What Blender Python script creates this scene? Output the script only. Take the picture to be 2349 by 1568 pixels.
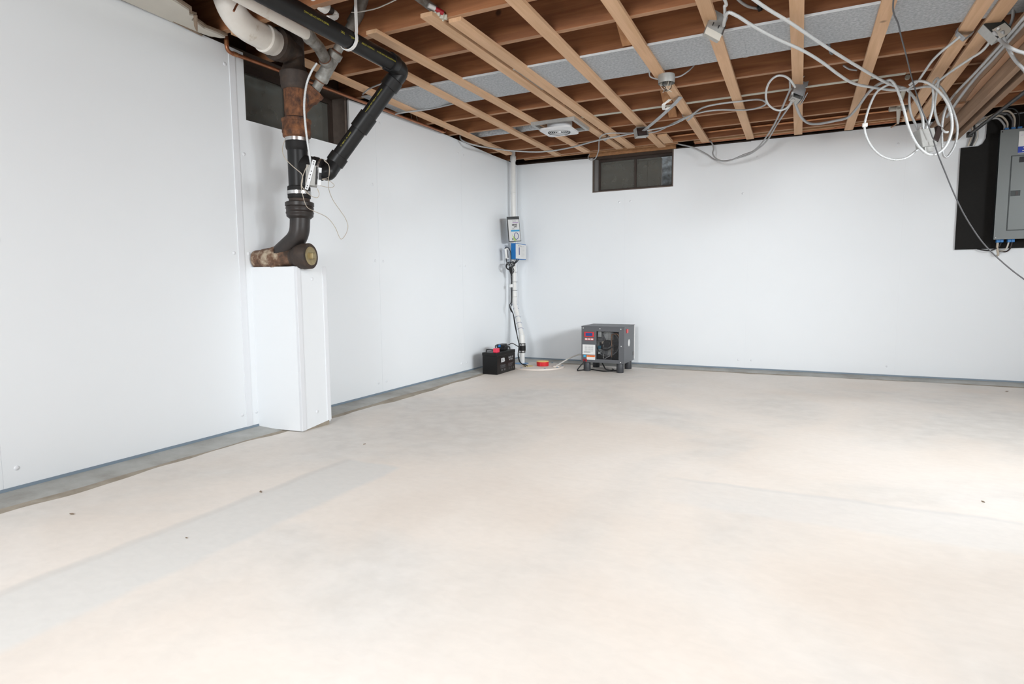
import bpy, bmesh, math, random
from mathutils import Vector, Matrix
random.seed(7)
scene = bpy.context.scene
for o in list(bpy.data.objects):
    bpy.data.objects.remove(o)

# ------------------------------------------------------------------ camera
cam_data = bpy.data.cameras.new('camera')
cam = bpy.data.objects.new('camera', cam_data)
scene.collection.objects.link(cam)
cam.matrix_world = Matrix(((0.901242,-0.033128,0.432047,2.920550),(0.433245,0.086853,-0.897081,-6.230455),(-0.007806,0.995670,0.092628,0.847065),(0,0,0,1)))
cam_data.sensor_width = 36
cam_data.lens = 20.9594
cam_data.clip_start = 0.02
scene.camera = cam

# ------------------------------------------------------------------ world, lights, exposure
world = bpy.data.worlds.new('world')
scene.world = world
world.use_nodes = True
world.node_tree.nodes['Background'].inputs[0].default_value = (0.75, 0.87, 1.0, 1)
world.node_tree.nodes['Background'].inputs[1].default_value = 3.0

def area_light(name, loc, target, size, power, color, spread=180):
    d = bpy.data.lights.new(name, 'AREA')
    d.shape = 'DISK'
    d.size = size
    d.energy = power
    d.color = color
    d.spread = math.radians(spread)
    o = bpy.data.objects.new(name, d)
    scene.collection.objects.link(o)
    o.location = loc
    o.rotation_euler = (Vector(target) - Vector(loc)).to_track_quat('-Z', 'Y').to_euler()
    return o
# unseen strobes behind and beside the camera; overhead fills added to brighten the floor
area_light('unseen_strobe', (1.9, -8.2, 1.75), (1.3, -1.5, 0.9), 0.9, 97, (0.935, 0.975, 1.0))
area_light('unseen_strobe', (6.1, -5.0, 1.75), (0.5, -1.2, 0.5), 0.9, 14, (0.935, 0.975, 1.0), 60)  # extra narrow beam added to brighten the far corner
area_light('unseen_strobe', (6.2, -4.0, 1.90), (1.5, -1.0, 0.25), 0.8, 32, (0.935, 0.975, 1.0), 84)
area_light('overhead_fill', (3.4, -4.95, 2.15), (3.1, -4.4, 0.0), 1.7, 49, (0.935, 0.975, 1.0))
area_light('overhead_fill', (5.7, -2.4, 2.15), (5.0, -2.4, 0.0), 1.1, 17, (0.935, 0.975, 1.0))
area_light('overhead_fill', (1.4, -6.2, 2.15), (1.6, -5.4, 0.0), 0.6, 7, (0.935, 0.975, 1.0), 120)

scene.view_settings.view_transform = 'Standard'
scene.view_settings.look = 'None'
scene.view_settings.gamma = 1.0
scene.view_settings.use_curve_mapping = False
scene.view_settings.exposure = 0.06

# ------------------------------------------------------------------ materials
MATS = {}
def nodes_of(name):
    m = bpy.data.materials.new(name)
    m.use_nodes = True
    nt = m.node_tree
    b = nt.nodes['Principled BSDF']
    MATS[name] = m
    return m, nt, b
def N(nt, t, **kw):
    n = nt.nodes.new(t)
    for k, v in kw.items():
        setattr(n, k, v)
    return n
def simple(name, col, rough=0.5, metal=0.0, var=0.12, scale=30.0, bump=0.0, spec=None):
    m, nt, b = nodes_of(name)
    tc = N(nt, 'ShaderNodeTexCoord')
    no = N(nt, 'ShaderNodeTexNoise')
    no.inputs['Scale'].default_value = scale
    no.inputs['Detail'].default_value = 4
    nt.links.new(tc.outputs['Object'], no.inputs['Vector'])
    mx = N(nt, 'ShaderNodeMix', data_type='RGBA')
    c = Vector(col)
    mx.inputs[6].default_value = (*(c * (1 - var)), 1)
    mx.inputs[7].default_value = (*(c * (1 + var)), 1)
    nt.links.new(no.outputs['Fac'], mx.inputs[0])
    nt.links.new(mx.outputs[2], b.inputs['Base Color'])
    b.inputs['Roughness'].default_value = rough
    b.inputs['Metallic'].default_value = metal
    if spec is not None:
        b.inputs['Specular IOR Level'].default_value = spec
    if bump:
        bp = N(nt, 'ShaderNodeBump')
        bp.inputs['Strength'].default_value = bump
        bp.inputs['Distance'].default_value = 0.002
        nt.links.new(no.outputs['Fac'], bp.inputs['Height'])
        nt.links.new(bp.outputs['Normal'], b.inputs['Normal'])
    return m
def ramp(nt, stops):
    r = N(nt, 'ShaderNodeValToRGB')
    e = r.color_ramp.elements
    while len(e) < len(stops):
        e.new(0.5)
    for i, (pos, c) in enumerate(stops):
        e[i].position = pos
        e[i].color = (*c, 1) if len(c) == 3 else c
    return r
def wood(name, light, dark, vec, knots=True):
    """long-grain wood; vec scales object coordinates so the grain runs along its smallest entry"""
    m, nt, b = nodes_of(name)
    tc = N(nt, 'ShaderNodeTexCoord')
    oi = N(nt, 'ShaderNodeObjectInfo')
    mul = N(nt, 'ShaderNodeMath', operation='MULTIPLY')
    mul.inputs[1].default_value = 37.0
    nt.links.new(oi.outputs['Random'], mul.inputs[0])
    add = N(nt, 'ShaderNodeVectorMath', operation='ADD')
    nt.links.new(tc.outputs['Object'], add.inputs[0])
    nt.links.new(mul.outputs[0], add.inputs[1])
    mp = N(nt, 'ShaderNodeMapping')
    mp.inputs['Scale'].default_value = vec
    nt.links.new(add.outputs[0], mp.inputs['Vector'])
    n1 = N(nt, 'ShaderNodeTexNoise')
    n1.inputs['Scale'].default_value = 1.0
    n1.inputs['Detail'].default_value = 6
    n1.inputs['Roughness'].default_value = 0.65
    n1.inputs['Distortion'].default_value = 0.6
    nt.links.new(mp.outputs[0], n1.inputs['Vector'])
    r = ramp(nt, [(0.3, dark), (0.7, light)])
    nt.links.new(n1.outputs['Fac'], r.inputs[0])
    n2 = N(nt, 'ShaderNodeTexNoise')
    n2.inputs['Scale'].default_value = 1.6
    nt.links.new(add.outputs[0], n2.inputs['Vector'])
    hs = N(nt, 'ShaderNodeHueSaturation')
    mr = N(nt, 'ShaderNodeMapRange')
    mr.inputs['To Min'].default_value = 0.78
    mr.inputs['To Max'].default_value = 1.22
    nt.links.new(n2.outputs['Fac'], mr.inputs['Value'])
    nt.links.new(mr.outputs[0], hs.inputs['Value'])
    nt.links.new(r.outputs[0], hs.inputs['Color'])
    last = hs.outputs[0]
    if knots:
        v = N(nt, 'ShaderNodeTexVoronoi')
        v.inputs['Scale'].default_value = 3.2
        v.inputs['Randomness'].default_value = 1.0
        nt.links.new(add.outputs[0], v.inputs['Vector'])
        kr = ramp(nt, [(0.035, (1, 1, 1)), (0.075, (0, 0, 0))])
        nt.links.new(v.outputs['Distance'], kr.inputs[0])
        mx = N(nt, 'ShaderNodeMix', data_type='RGBA')
        mx.inputs[7].default_value = (*(Vector(dark) * 0.4), 1)
        nt.links.new(kr.outputs[0], mx.inputs[0])
        nt.links.new(last, mx.inputs[6])
        last = mx.outputs[2]
    nt.links.new(last, b.inputs['Base Color'])
    b.inputs['Roughness'].default_value = 0.75
    bp = N(nt, 'ShaderNodeBump')
    bp.inputs['Strength'].default_value = 0.25
    bp.inputs['Distance'].default_value = 0.002
    nt.links.new(n1.outputs['Fac'], bp.inputs['Height'])
    nt.links.new(bp.outputs['Normal'], b.inputs['Normal'])
    return m
def blotchy(name, stops, scale, rough=0.8, metal=0.0, detail=8, stretch=(1, 1, 1), bump=0.3, dist=0.003):
    m, nt, b = nodes_of(name)
    tc = N(nt, 'ShaderNodeTexCoord')
    mp = N(nt, 'ShaderNodeMapping')
    mp.inputs['Scale'].default_value = stretch
    nt.links.new(tc.outputs['Object'], mp.inputs['Vector'])
    n = N(nt, 'ShaderNodeTexNoise')
    n.inputs['Scale'].default_value = scale
    n.inputs['Detail'].default_value = detail
    n.inputs['Roughness'].default_value = 0.62
    nt.links.new(mp.outputs[0], n.inputs['Vector'])
    r = ramp(nt, stops)
    nt.links.new(n.outputs['Fac'], r.inputs[0])
    nt.links.new(r.outputs[0], b.inputs['Base Color'])
    b.inputs['Roughness'].default_value = rough
    b.inputs['Metallic'].default_value = metal
    if bump:
        bp = N(nt, 'ShaderNodeBump')
        bp.inputs['Strength'].default_value = bump
        bp.inputs['Distance'].default_value = dist
        nt.links.new(n.outputs['Fac'], bp.inputs['Height'])
        nt.links.new(bp.outputs['Normal'], b.inputs['Normal'])
    return m

simple('white_panel', (0.815, 0.845, 0.87), 0.42, var=0.012, scale=3.0)
simple('white_trim', (0.77, 0.79, 0.82), 0.35, var=0.01)
simple('white_plastic', (0.78, 0.78, 0.77), 0.35, var=0.02)
simple('pvc_white', (0.76, 0.76, 0.74), 0.32, var=0.03)
simple('base_strip', (0.18, 0.235, 0.29), 0.5, var=0.12, scale=12)
simple('black_plastic', (0.012, 0.012, 0.013), 0.38, var=0.2)
simple('black_rubber', (0.011, 0.010, 0.010), 0.6, var=0.2, spec=0.3)
simple('abs_black', (0.009, 0.009, 0.0095), 0.40, var=0.25, scale=14, bump=0.05, spec=0.35)
simple('black_board', (0.010, 0.0093, 0.0085), 0.7, var=0.25, scale=60, bump=0.15, spec=0.2)
simple('cord_grey', (0.09, 0.09, 0.095), 0.5)
simple('cord_black', (0.012, 0.012, 0.013), 0.45)
simple('wire_cream', (0.52, 0.46, 0.38), 0.5)
simple('wire_white', (0.62, 0.6, 0.55), 0.45)
simple('wire_romex', (0.38, 0.385, 0.39), 0.45)
simple('armour', (0.62, 0.64, 0.645), 0.5, 0.25, var=0.1, scale=80)
simple('armour_dull', (0.44, 0.45, 0.455), 0.45, 0.3, var=0.15, scale=80)
simple('steel', (0.60, 0.60, 0.60), 0.25, 0.95, var=0.08)
simple('galv_box', (0.40, 0.40, 0.385), 0.45, 0.3, var=0.15, scale=50)
simple('duct_tape', (0.36, 0.37, 0.385), 0.38, 0.25, var=0.2, scale=60, bump=0.3)
simple('tape_white', (0.74, 0.73, 0.70), 0.5, var=0.05)
simple('lacquer_grey', (0.105, 0.109, 0.118), 0.45, 0.1, var=0.06, scale=80)
simple('foot_grey', (0.040, 0.042, 0.047), 0.5, var=0.12)
simple('panel_grey', (0.165, 0.18, 0.178), 0.33, 0.2, var=0.04, scale=8)
simple('panel_side', (0.035, 0.042, 0.042), 0.4, 0.2, var=0.1)
simple('blue_paint', (0.004, 0.14, 0.42), 0.4, var=0.06)
simple('blue_label', (0.0, 0.03, 0.35), 0.45, var=0.03)
simple('sky_label', (0.05, 0.42, 0.72), 0.45, var=0.03)
simple('cyan_bar', (0.01, 0.32, 0.62), 0.45, var=0.03)
simple('navy', (0.03, 0.04, 0.22), 0.45)
simple('lime', (0.45, 0.62, 0.15), 0.5)
simple('paper', (0.72, 0.72, 0.71), 0.55, var=0.02)
simple('paper_print', (0.17, 0.17, 0.18), 0.6)
simple('ink', (0.015, 0.015, 0.018), 0.6)
simple('lilac', (0.48, 0.36, 0.55), 0.6)
simple('red_plastic', (0.62, 0.025, 0.03), 0.35, var=0.06)
simple('red_dark', (0.32, 0.01, 0.02), 0.35, var=0.06)
simple('red_cap', (0.78, 0.04, 0.09), 0.4, var=0.05)
simple('yellow_rim', (0.80, 0.52, 0.17), 0.5, var=0.05)
simple('orange_label', (0.85, 0.19, 0.02), 0.5, var=0.03)
simple('screen_blue', (0.03, 0.07, 0.22), 0.2, var=0.05)
simple('battery_case', (0.007, 0.0065, 0.0065), 0.35, var=0.2, spec=0.3)
simple('battery_lid', (0.008, 0.008, 0.008), 0.45, var=0.2, spec=0.3)
simple('print_white', (0.55, 0.56, 0.57), 0.6)
simple('print_yellow', (0.50, 0.45, 0.06), 0.6, var=0.25, scale=120)
simple('copper', (0.38, 0.16, 0.085), 0.38, 0.8, var=0.35, scale=22)
simple('copper_bright', (0.50, 0.24, 0.12), 0.35, 0.85, var=0.3, scale=22)
simple('brass', (0.38, 0.31, 0.17), 0.42, 0.6, var=0.3, scale=40, bump=0.2)
simple('seal_blue', (0.09, 0.24, 0.46), 0.5, var=0.06)
simple('seal_yellow', (0.66, 0.50, 0.20), 0.55, var=0.06)
simple('bolt_blue', (0.17, 0.25, 0.34), 0.5)
simple('connector_blue', (0.03, 0.20, 0.52), 0.4)
simple('receptacle_brown', (0.028, 0.016, 0.014), 0.35)
simple('compressor', (0.02, 0.02, 0.022), 0.4)
simple('coil_fin', (0.03, 0.03, 0.032), 0.5, 0.3)
simple('fan_grey', (0.17, 0.175, 0.185), 0.4)
simple('fan_back', (0.66, 0.68, 0.68), 0.5)
simple('mesh_wire', (0.05, 0.05, 0.052), 0.5, 0.3)
simple('teal_part', (0.02, 0.16, 0.26), 0.4)
simple('hose_clear', (0.52, 0.50, 0.47), 0.25, var=0.05)
simple('lid_white', (0.66, 0.59, 0.53), 0.5, var=0.06, scale=16)
simple('sash_brown', (0.035, 0.022, 0.016), 0.55, var=0.25)
simple('jamb_grey', (0.17, 0.165, 0.16), 0.6, var=0.25, scale=8)
simple('jamb_wood', (0.11, 0.085, 0.07), 0.7, var=0.4, scale=20)
simple('sill_dark', (0.05, 0.032, 0.022), 0.8, var=0.3, scale=10)
simple('iron_rod', (0.02, 0.019, 0.018), 0.45, 0.3, var=0.2)
simple('grommet', (0.01, 0.01, 0.01), 0.6)
simple('foam', (0.52, 0.50, 0.42), 0.8, var=0.12, scale=40, bump=0.6)
simple('old_paint', (0.58, 0.55, 0.49), 0.7, var=0.06, scale=14, bump=0.2)
simple('torn_edge', (0.24, 0.18, 0.13), 0.9, var=0.3, scale=40, bump=0.4)
simple('cover_white', (0.70, 0.71, 0.72), 0.35, var=0.03)
simple('galv_edge', (0.74, 0.76, 0.77), 0.4, 0.1)
simple('grille_dark', (0.06, 0.062, 0.06), 0.5)
blotchy('concrete_wall', [(0.3, (0.20, 0.19, 0.18)), (0.7, (0.32, 0.31, 0.29))], 4.0)
blotchy('cement_wet', [(0.30, (0.26, 0.25, 0.225)), (0.5, (0.36, 0.36, 0.34)), (0.72, (0.45, 0.455, 0.44))], 5.0, rough=0.55, bump=0.25)
blotchy('cement_stain', [(0.3, (0.25, 0.21, 0.16)), (0.7, (0.40, 0.355, 0.29))], 9.0, rough=0.75, bump=0.3)
blotchy('rust', [(0.34, (0.028, 0.016, 0.012)), (0.48, (0.11, 0.044, 0.020)), (0.68, (0.27, 0.11, 0.045))], 30.0, rough=0.8, stretch=(1, 1, 0.6), bump=0.5)
blotchy('rust_dark', [(0.3, (0.020, 0.015, 0.013)), (0.6, (0.055, 0.036, 0.026)), (0.8, (0.12, 0.06, 0.03))], 15.0, rough=0.65, bump=0.4)
blotchy('cast_black', [(0.35, (0.013, 0.010, 0.009)), (0.7, (0.032, 0.023, 0.020))], 14.0, rough=0.42, bump=0.15)
blotchy('cast_lime', [(0.38, (0.05, 0.03, 0.02)), (0.52, (0.16, 0.085, 0.05)), (0.64, (0.46, 0.38, 0.28))], 13.0, rough=0.75, bump=0.4)
blotchy('galv_old', [(0.3, (0.13, 0.11, 0.09)), (0.5, (0.27, 0.26, 0.24)), (0.72, (0.40, 0.40, 0.38))], 17.0, rough=0.5, metal=0.35, bump=0.25)
blotchy('rust_thread', [(0.3, (0.10, 0.04, 0.025)), (0.7, (0.20, 0.10, 0.06))], 25.0)
blotchy('white_pipe_paint', [(0.28, (0.52, 0.44, 0.34)), (0.38, (0.76, 0.72, 0.66)), (0.7, (0.82, 0.79, 0.74))], 9.0, rough=0.45, bump=0.1)
blotchy('galv_sheet', [(0.3, (0.27, 0.285, 0.30)), (0.5, (0.38, 0.395, 0.41)), (0.7, (0.50, 0.515, 0.53))], 70.0, rough=0.5, metal=0.15, detail=3, bump=0.05)
blotchy('earth', [(0.3, (0.03, 0.03, 0.022)), (0.6, (0.09, 0.09, 0.07)), (0.8, (0.22, 0.22, 0.18))], 12.0)

wood('furring_wood', (0.70, 0.455, 0.285), (0.56, 0.34, 0.19), (26, 1.4, 26))
wood('furring_wood_x', (0.50, 0.29, 0.15), (0.36, 0.19, 0.09), (1.4, 26, 26))
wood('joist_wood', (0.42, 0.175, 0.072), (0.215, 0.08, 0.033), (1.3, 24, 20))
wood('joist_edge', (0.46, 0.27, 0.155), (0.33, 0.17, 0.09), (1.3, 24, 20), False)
wood('joist_wood_y', (0.33, 0.145, 0.065), (0.19, 0.075, 0.032), (24, 1.3, 20))
wood('block_wood', (0.52, 0.27, 0.125), (0.36, 0.165, 0.07), (22, 5, 22))
wood('beam_wood', (0.34, 0.215, 0.135), (0.205, 0.122, 0.074), (24, 1.3, 24))
wood('splinter_wood', (0.46, 0.27, 0.16), (0.34, 0.17, 0.085), (26, 1.6, 26), False)
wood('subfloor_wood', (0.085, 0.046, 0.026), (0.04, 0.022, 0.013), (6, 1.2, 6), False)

# floor: beige, lightly troweled slab with grey patches
def floor_material():
    m, nt, b = nodes_of('floor_concrete')
    tc = N(nt, 'ShaderNodeTexCoord')
    def noise(scale, detail, stretch=(1, 1, 1), dist=0.0, off=(0, 0, 0)):
        mp = N(nt, 'ShaderNodeMapping')
        mp.inputs['Scale'].default_value = stretch
        mp.inputs['Location'].default_value = off
        nt.links.new(tc.outputs['Object'], mp.inputs['Vector'])
        n = N(nt, 'ShaderNodeTexNoise')
        n.inputs['Scale'].default_value = scale
        n.inputs['Detail'].default_value = detail
        n.inputs['Distortion'].default_value = dist
        nt.links.new(mp.outputs[0], n.inputs['Vector'])
        return n.outputs['Fac']
    base = ramp(nt, [(0.30, (0.745, 0.67, 0.60)), (0.52, (0.805, 0.74, 0.675)), (0.75, (0.84, 0.79, 0.74))])
    nt.links.new(noise(1.1, 6, (1, 1, 1), 0.4), base.inputs[0])
    patch = ramp(nt, [(0.48, (0, 0, 0)), (0.64, (1, 1, 1))])
    nt.links.new(noise(0.75, 9, (1.0, 0.8, 1), 0.8, (3.1, 1.7, 0)), patch.inputs[0])
    grey = ramp(nt, [(0.35, (0.585, 0.575, 0.55)), (0.65, (0.71, 0.70, 0.675))])
    nt.links.new(noise(9, 6), grey.inputs[0])
    mx = N(nt, 'ShaderNodeMix', data_type='RGBA')
    pm = N(nt, 'ShaderNodeMath', operation='MULTIPLY')
    pm.inputs[1].default_value = 0.6
    nt.links.new(patch.outputs[0], pm.inputs[0])
    nt.links.new(pm.outputs[0], mx.inputs[0])
    nt.links.new(base.outputs[0], mx.inputs[6])
    nt.links.new(grey.outputs[0], mx.inputs[7])
    # grey footprints left by removed partitions
    sep = N(nt, 'ShaderNodeSeparateXYZ')
    nt.links.new(tc.outputs['Object'], sep.inputs[0])
    wobn = noise(5, 6)
    def jitter(sock, amt):
        a = N(nt, 'ShaderNodeMath', operation='MULTIPLY_ADD')
        a.inputs[1].default_value = amt
        nt.links.new(wobn, a.inputs[0])
        nt.links.new(sock, a.inputs[2])
        return a.outputs[0]
    def edge(sock, lo, hi):
        m_ = N(nt, 'ShaderNodeMapRange', interpolation_type='SMOOTHSTEP')
        m_.inputs['From Min'].default_value = lo
        m_.inputs['From Max'].default_value = hi
        nt.links.new(sock, m_.inputs['Value'])
        return m_.outputs[0]
    def mul(a, b):
        m_ = N(nt, 'ShaderNodeMath', operation='MULTIPLY')
        nt.links.new(a, m_.inputs[0])
        if isinstance(b, float):
            m_.inputs[1].default_value = b
        else:
            nt.links.new(b, m_.inputs[1])
        return m_.outputs[0]
    jx, jy = jitter(sep.outputs[0], 0.05), jitter(sep.outputs[1], 0.05)
    def band(j, a, b, e):
        return mul(edge(j, a, a + e), edge(j, b, b - e))
    f1 = mul(band(jx, 0.94, 1.30, 0.05), edge(jy, -3.93, -3.98))
    f2 = mul(band(jy, -3.93, -3.56, 0.06), edge(jx, 2.3, 2.7))
    l1 = mul(band(jx, 0.92, 0.99, 0.03), edge(jy, -3.93, -3.98))
    l2 = mul(band(jy, -3.62, -3.56, 0.03), edge(jx, 2.3, 2.7))
    last = mx.outputs[2]
    for fac, col, amt in ((f1, (0.70, 0.69, 0.665), 0.8), (f2, (0.72, 0.71, 0.69), 0.45), (l1, (0.58, 0.57, 0.55), 0.45), (l2, (0.58, 0.58, 0.57), 0.35)):
        mm = N(nt, 'ShaderNodeMix', data_type='RGBA')
        mm.inputs[7].default_value = (*col, 1)
        nt.links.new(mul(fac, amt), mm.inputs[0])
        nt.links.new(last, mm.inputs[6])
        last = mm.outputs[2]
    fine = ramp(nt, [(0.25, (0.965, 0.965, 0.965)), (0.7, (1.015, 1.015, 1.015))])
    nt.links.new(noise(22, 8, (1, 1.6, 1), 0.5), fine.inputs[0])
    m2 = N(nt, 'ShaderNodeMix', data_type='RGBA', blend_type='MULTIPLY')
    m2.inputs[0].default_value = 1.0
    nt.links.new(last, m2.inputs[6])
    nt.links.new(fine.outputs[0], m2.inputs[7])
    nt.links.new(m2.outputs[2], b.inputs['Base Color'])
    b.inputs['Roughness'].default_value = 0.6
    b.inputs['Specular IOR Level'].default_value = 0.35
    bp = N(nt, 'ShaderNodeBump')
    bp.inputs['Strength'].default_value = 0.10
    bp.inputs['Distance'].default_value = 0.002
    nt.links.new(noise(30, 6), bp.inputs['Height'])
    nt.links.new(bp.outputs['Normal'], b.inputs['Normal'])
floor_material()

def glass_material():
    m, nt, b = nodes_of('dirty_glass')
    out = nt.nodes['Material Output']
    tr = N(nt, 'ShaderNodeBsdfTransparent')
    tr.inputs[0].default_value = (0.55, 0.56, 0.53, 1)
    tc = N(nt, 'ShaderNodeTexCoord')
    n = N(nt, 'ShaderNodeTexNoise')
    n.inputs['Scale'].default_value = 18
    n.inputs['Detail'].default_value = 8
    nt.links.new(tc.outputs['Object'], n.inputs['Vector'])
    r = ramp(nt, [(0.3, (0.46, 0.46, 0.46)), (0.8, (0.56, 0.56, 0.56))])
    nt.links.new(n.outputs['Fac'], r.inputs[0])
    b.inputs['Base Color'].default_value = (0.20, 0.195, 0.175, 1)
    b.inputs['Roughness'].default_value = 0.12
    mix = N(nt, 'ShaderNodeMixShader')
    nt.links.new(r.outputs[0], mix.inputs[0])
    nt.links.new(tr.outputs[0], mix.inputs[1])
    nt.links.new(b.outputs[0], mix.inputs[2])
    nt.links.new(mix.outputs[0], out.inputs[0])
glass_material()

# ------------------------------------------------------------------ mesh helpers
COL = scene.collection
def V(*a):
    return Vector(a[0]) if len(a) == 1 else Vector(a)
class MB:
    def __init__(self):
        self.v = []
        self.f = []
    def add(self, vs, fs):
        b = len(self.v)
        self.v += [tuple(x) for x in vs]
        self.f += [tuple(i + b for i in f) for f in fs]
        return self
    def box(self, x0, x1, y0, y1, z0, z1, bevel=0.0):
        c = V((x0 + x1) / 2, (y0 + y1) / 2, (z0 + z1) / 2)
        return self.obox(c, V((x1 - x0) / 2, 0, 0), V(0, (y1 - y0) / 2, 0), V(0, 0, (z1 - z0) / 2), bevel)
    def obox(self, c, a, b, d, bevel=0.0):
        c, a, b, d = V(c), V(a), V(b), V(d)
        vs = [c + sx * a + sy * b + sz * d for sx in (-1, 1) for sy in (-1, 1) for sz in (-1, 1)]
        fs = [(0, 1, 3, 2), (4, 6, 7, 5), (0, 4, 5, 1), (2, 3, 7, 6), (0, 2, 6, 4), (1, 5, 7, 3)]
        if a.cross(b).dot(d) < 0:
            fs = [tuple(reversed(f)) for f in fs]
        if not bevel:
            return self.add(vs, fs)
        bm = bmesh.new()
        bv = [bm.verts.new(x) for x in vs]
        for f in fs:
            bm.faces.new([bv[i] for i in f])
        bmesh.ops.bevel(bm, geom=bm.edges[:], offset=bevel, segments=2, affect='EDGES', profile=0.6)
        bm.verts.index_update()
        r = self.add([x.co.copy() for x in bm.verts], [[x.index for x in f.verts] for f in bm.faces])
        bm.free()
        return r
    def sweep(self, pts, rad, seg=12, cap=True):
        pts = [V(q) for q in pts]
        n = len(pts)
        if not hasattr(rad, '__len__'):
            rad = [rad] * n
        tans = []
        for i in range(n):
            t = pts[min(i + 1, n - 1)] - pts[max(i - 1, 0)]
            tans.append(t.normalized() if t.length > 1e-9 else V(0, 0, 1))
        t0 = tans[0]
        u = t0.orthogonal().normalized()
        vs, fs = [], []
        for i in range(n):
            t = tans[i]
            u = (u - t * u.dot(t))
            u = u.normalized() if u.length > 1e-8 else t.orthogonal().normalized()
            w = t.cross(u)
            for k in range(seg):
                a = 2 * math.pi * k / seg
                vs.append(pts[i] + (u * math.cos(a) + w * math.sin(a)) * rad[i])
        for i in range(n - 1):
            for k in range(seg):
                k2 = (k + 1) % seg
                fs.append((i * seg + k, i * seg + k2, (i + 1) * seg + k2, (i + 1) * seg + k))
        if cap:
            fs.append(tuple(reversed(range(seg))))
            fs.append(tuple((n - 1) * seg + k for k in range(seg)))
        return self.add(vs, fs)
    def lathe(self, p0, axis, prof, seg=32, cap=True):
        """prof: list of (distance along axis, radius)"""
        p0, ax = V(p0), V(axis).normalized()
        u = ax.orthogonal().normalized()
        w = ax.cross(u)
        vs, fs = [], []
        for t, r in prof:
            for k in range(seg):
                a = 2 * math.pi * k / seg
                vs.append(p0 + ax * t + (u * math.cos(a) + w * math.sin(a)) * max(r, 1e-5))
        n = len(prof)
        for i in range(n - 1):
            for k in range(seg):
                k2 = (k + 1) % seg
                fs.append((i * seg + k, i * seg + k2, (i + 1) * seg + k2, (i + 1) * seg + k))
        if cap:
            fs.append(tuple(reversed(range(seg))))
            fs.append(tuple((n - 1) * seg + k for k in range(seg)))
        return self.add(vs, fs)
    def prism(self, poly, d):
        """extrude planar polygon (list of 3D points) by vector d"""
        poly = [V(q) for q in poly]
        d = V(d)
        n = len(poly)
        nrm = V(0, 0, 0)
        for i in range(n):
            nrm += poly[i].cross(poly[(i + 1) % n])
        if nrm.dot(d) > 0:
            poly = poly[::-1]
        vs = poly + [q + d for q in poly]
        fs = [tuple(range(n)), tuple(reversed(range(n, 2 * n)))]
        for i in range(n):
            j = (i + 1) % n
            fs.append((j, i, n + i, n + j))
        return self.add(vs, fs)
    def ribbon(self, pts, width, thick):
        pts = [V(q) for q in pts]
        wv = V(width)
        vs, fs = [], []
        n = len(pts)
        for i in range(n):
            t = (pts[min(i + 1, n - 1)] - pts[max(i - 1, 0)]).normalized()
            nn = t.cross(wv).normalized() * thick / 2
            for s, q in ((-1, -1), (1, -1), (1, 1), (-1, 1)):
                vs.append(pts[i] + wv * 0.5 * s + nn * q)
        for i in range(n - 1):
            for k in range(4):
                k2 = (k + 1) % 4
                fs.append((i * 4 + k, i * 4 + k2, i * 4 + 4 + k2, i * 4 + 4 + k))
        fs += [(3, 2, 1, 0), tuple(4 * (n - 1) + k for k in range(4))]
        return self.add(vs, fs)
    def ring(self, c, axis, R0, r, seg=28, sub=8):
        ax = V(axis).normalized()
        u = ax.orthogonal().normalized()
        w = ax.cross(u)
        vs, fs = [], []
        for i in range(seg):
            a = 2 * math.pi * i / seg
            d = u * math.cos(a) + w * math.sin(a)
            for k in range(sub):
                b = 2 * math.pi * k / sub
                vs.append(V(c) + d * (R0 + r * math.cos(b)) + ax * r * math.sin(b))
        for i in range(seg):
            for k in range(sub):
                i2, k2 = (i + 1) % seg, (k + 1) % sub
                fs.append((i * sub + k, i2 * sub + k, i2 * sub + k2, i * sub + k2))
        return self.add(vs, fs)
    def mesh(self, name, mat, smooth=None):
        me = bpy.data.meshes.new(name)
        me.from_pydata(self.v, [], self.f)
        me.update()
        if mat:
            me.materials.append(MATS[mat])
        if smooth:
            for q in me.polygons:
                q.use_smooth = True
            me.set_sharp_from_angle(angle=math.radians(smooth))
        return me
    def build(self, name, mat, parent=None, smooth=None):
        return link(name, self.mesh(name, mat, smooth), parent)

def link(name, me, parent=None):
    o = bpy.data.objects.new(name, me)
    COL.objects.link(o)
    if parent:
        o.parent = parent
        o.matrix_parent_inverse = Matrix.Translation(-root_loc(parent))
    return o
def root_loc(o):
    l = V(o.location)
    while o.parent:
        o = o.parent
        l += V(0, 0, 0)
    return l
def tag(o, label, cat, group=None):
    o['label'] = label
    o['category'] = cat
    if group:
        o['group'] = group
    return o
def thing(name, loc, label, cat, group=None):
    o = bpy.data.objects.new(name, None)
    o.empty_display_size = 0.05
    COL.objects.link(o)
    o.location = loc
    return tag(o, label, cat, group)
def struct(o):
    o['kind'] = 'structure'
    return o

def crom(pts, step=0.02):
    """Catmull-Rom through points, resampled to roughly equal steps"""
    P = [V(q) for q in pts]
    if len(P) < 3:
        P = [P[0], (P[0] + P[-1]) / 2, P[-1]]
    P = [2 * P[0] - P[1]] + P + [2 * P[-1] - P[-2]]
    dense = []
    for i in range(1, len(P) - 2):
        a, b, c, d = P[i - 1], P[i], P[i + 1], P[i + 2]
        m = 24
        for k in range(m):
            t = k / m
            dense.append(0.5 * ((2 * b) + (c - a) * t + (2 * a - 5 * b + 4 * c - d) * t * t + (3 * b - a - 3 * c + d) * t ** 3))
    dense.append(P[-2])
    out = [dense[0]]
    acc = 0.0
    for i in range(1, len(dense)):
        seg = dense[i] - dense[i - 1]
        L = seg.length
        if L < 1e-9:
            continue
        pos = 0.0
        while acc + (L - pos) >= step:
            pos += step - acc
            out.append(dense[i - 1] + seg * (pos / L))
            acc = 0.0
        acc += L - pos
    out.append(dense[-1])
    return out
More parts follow.
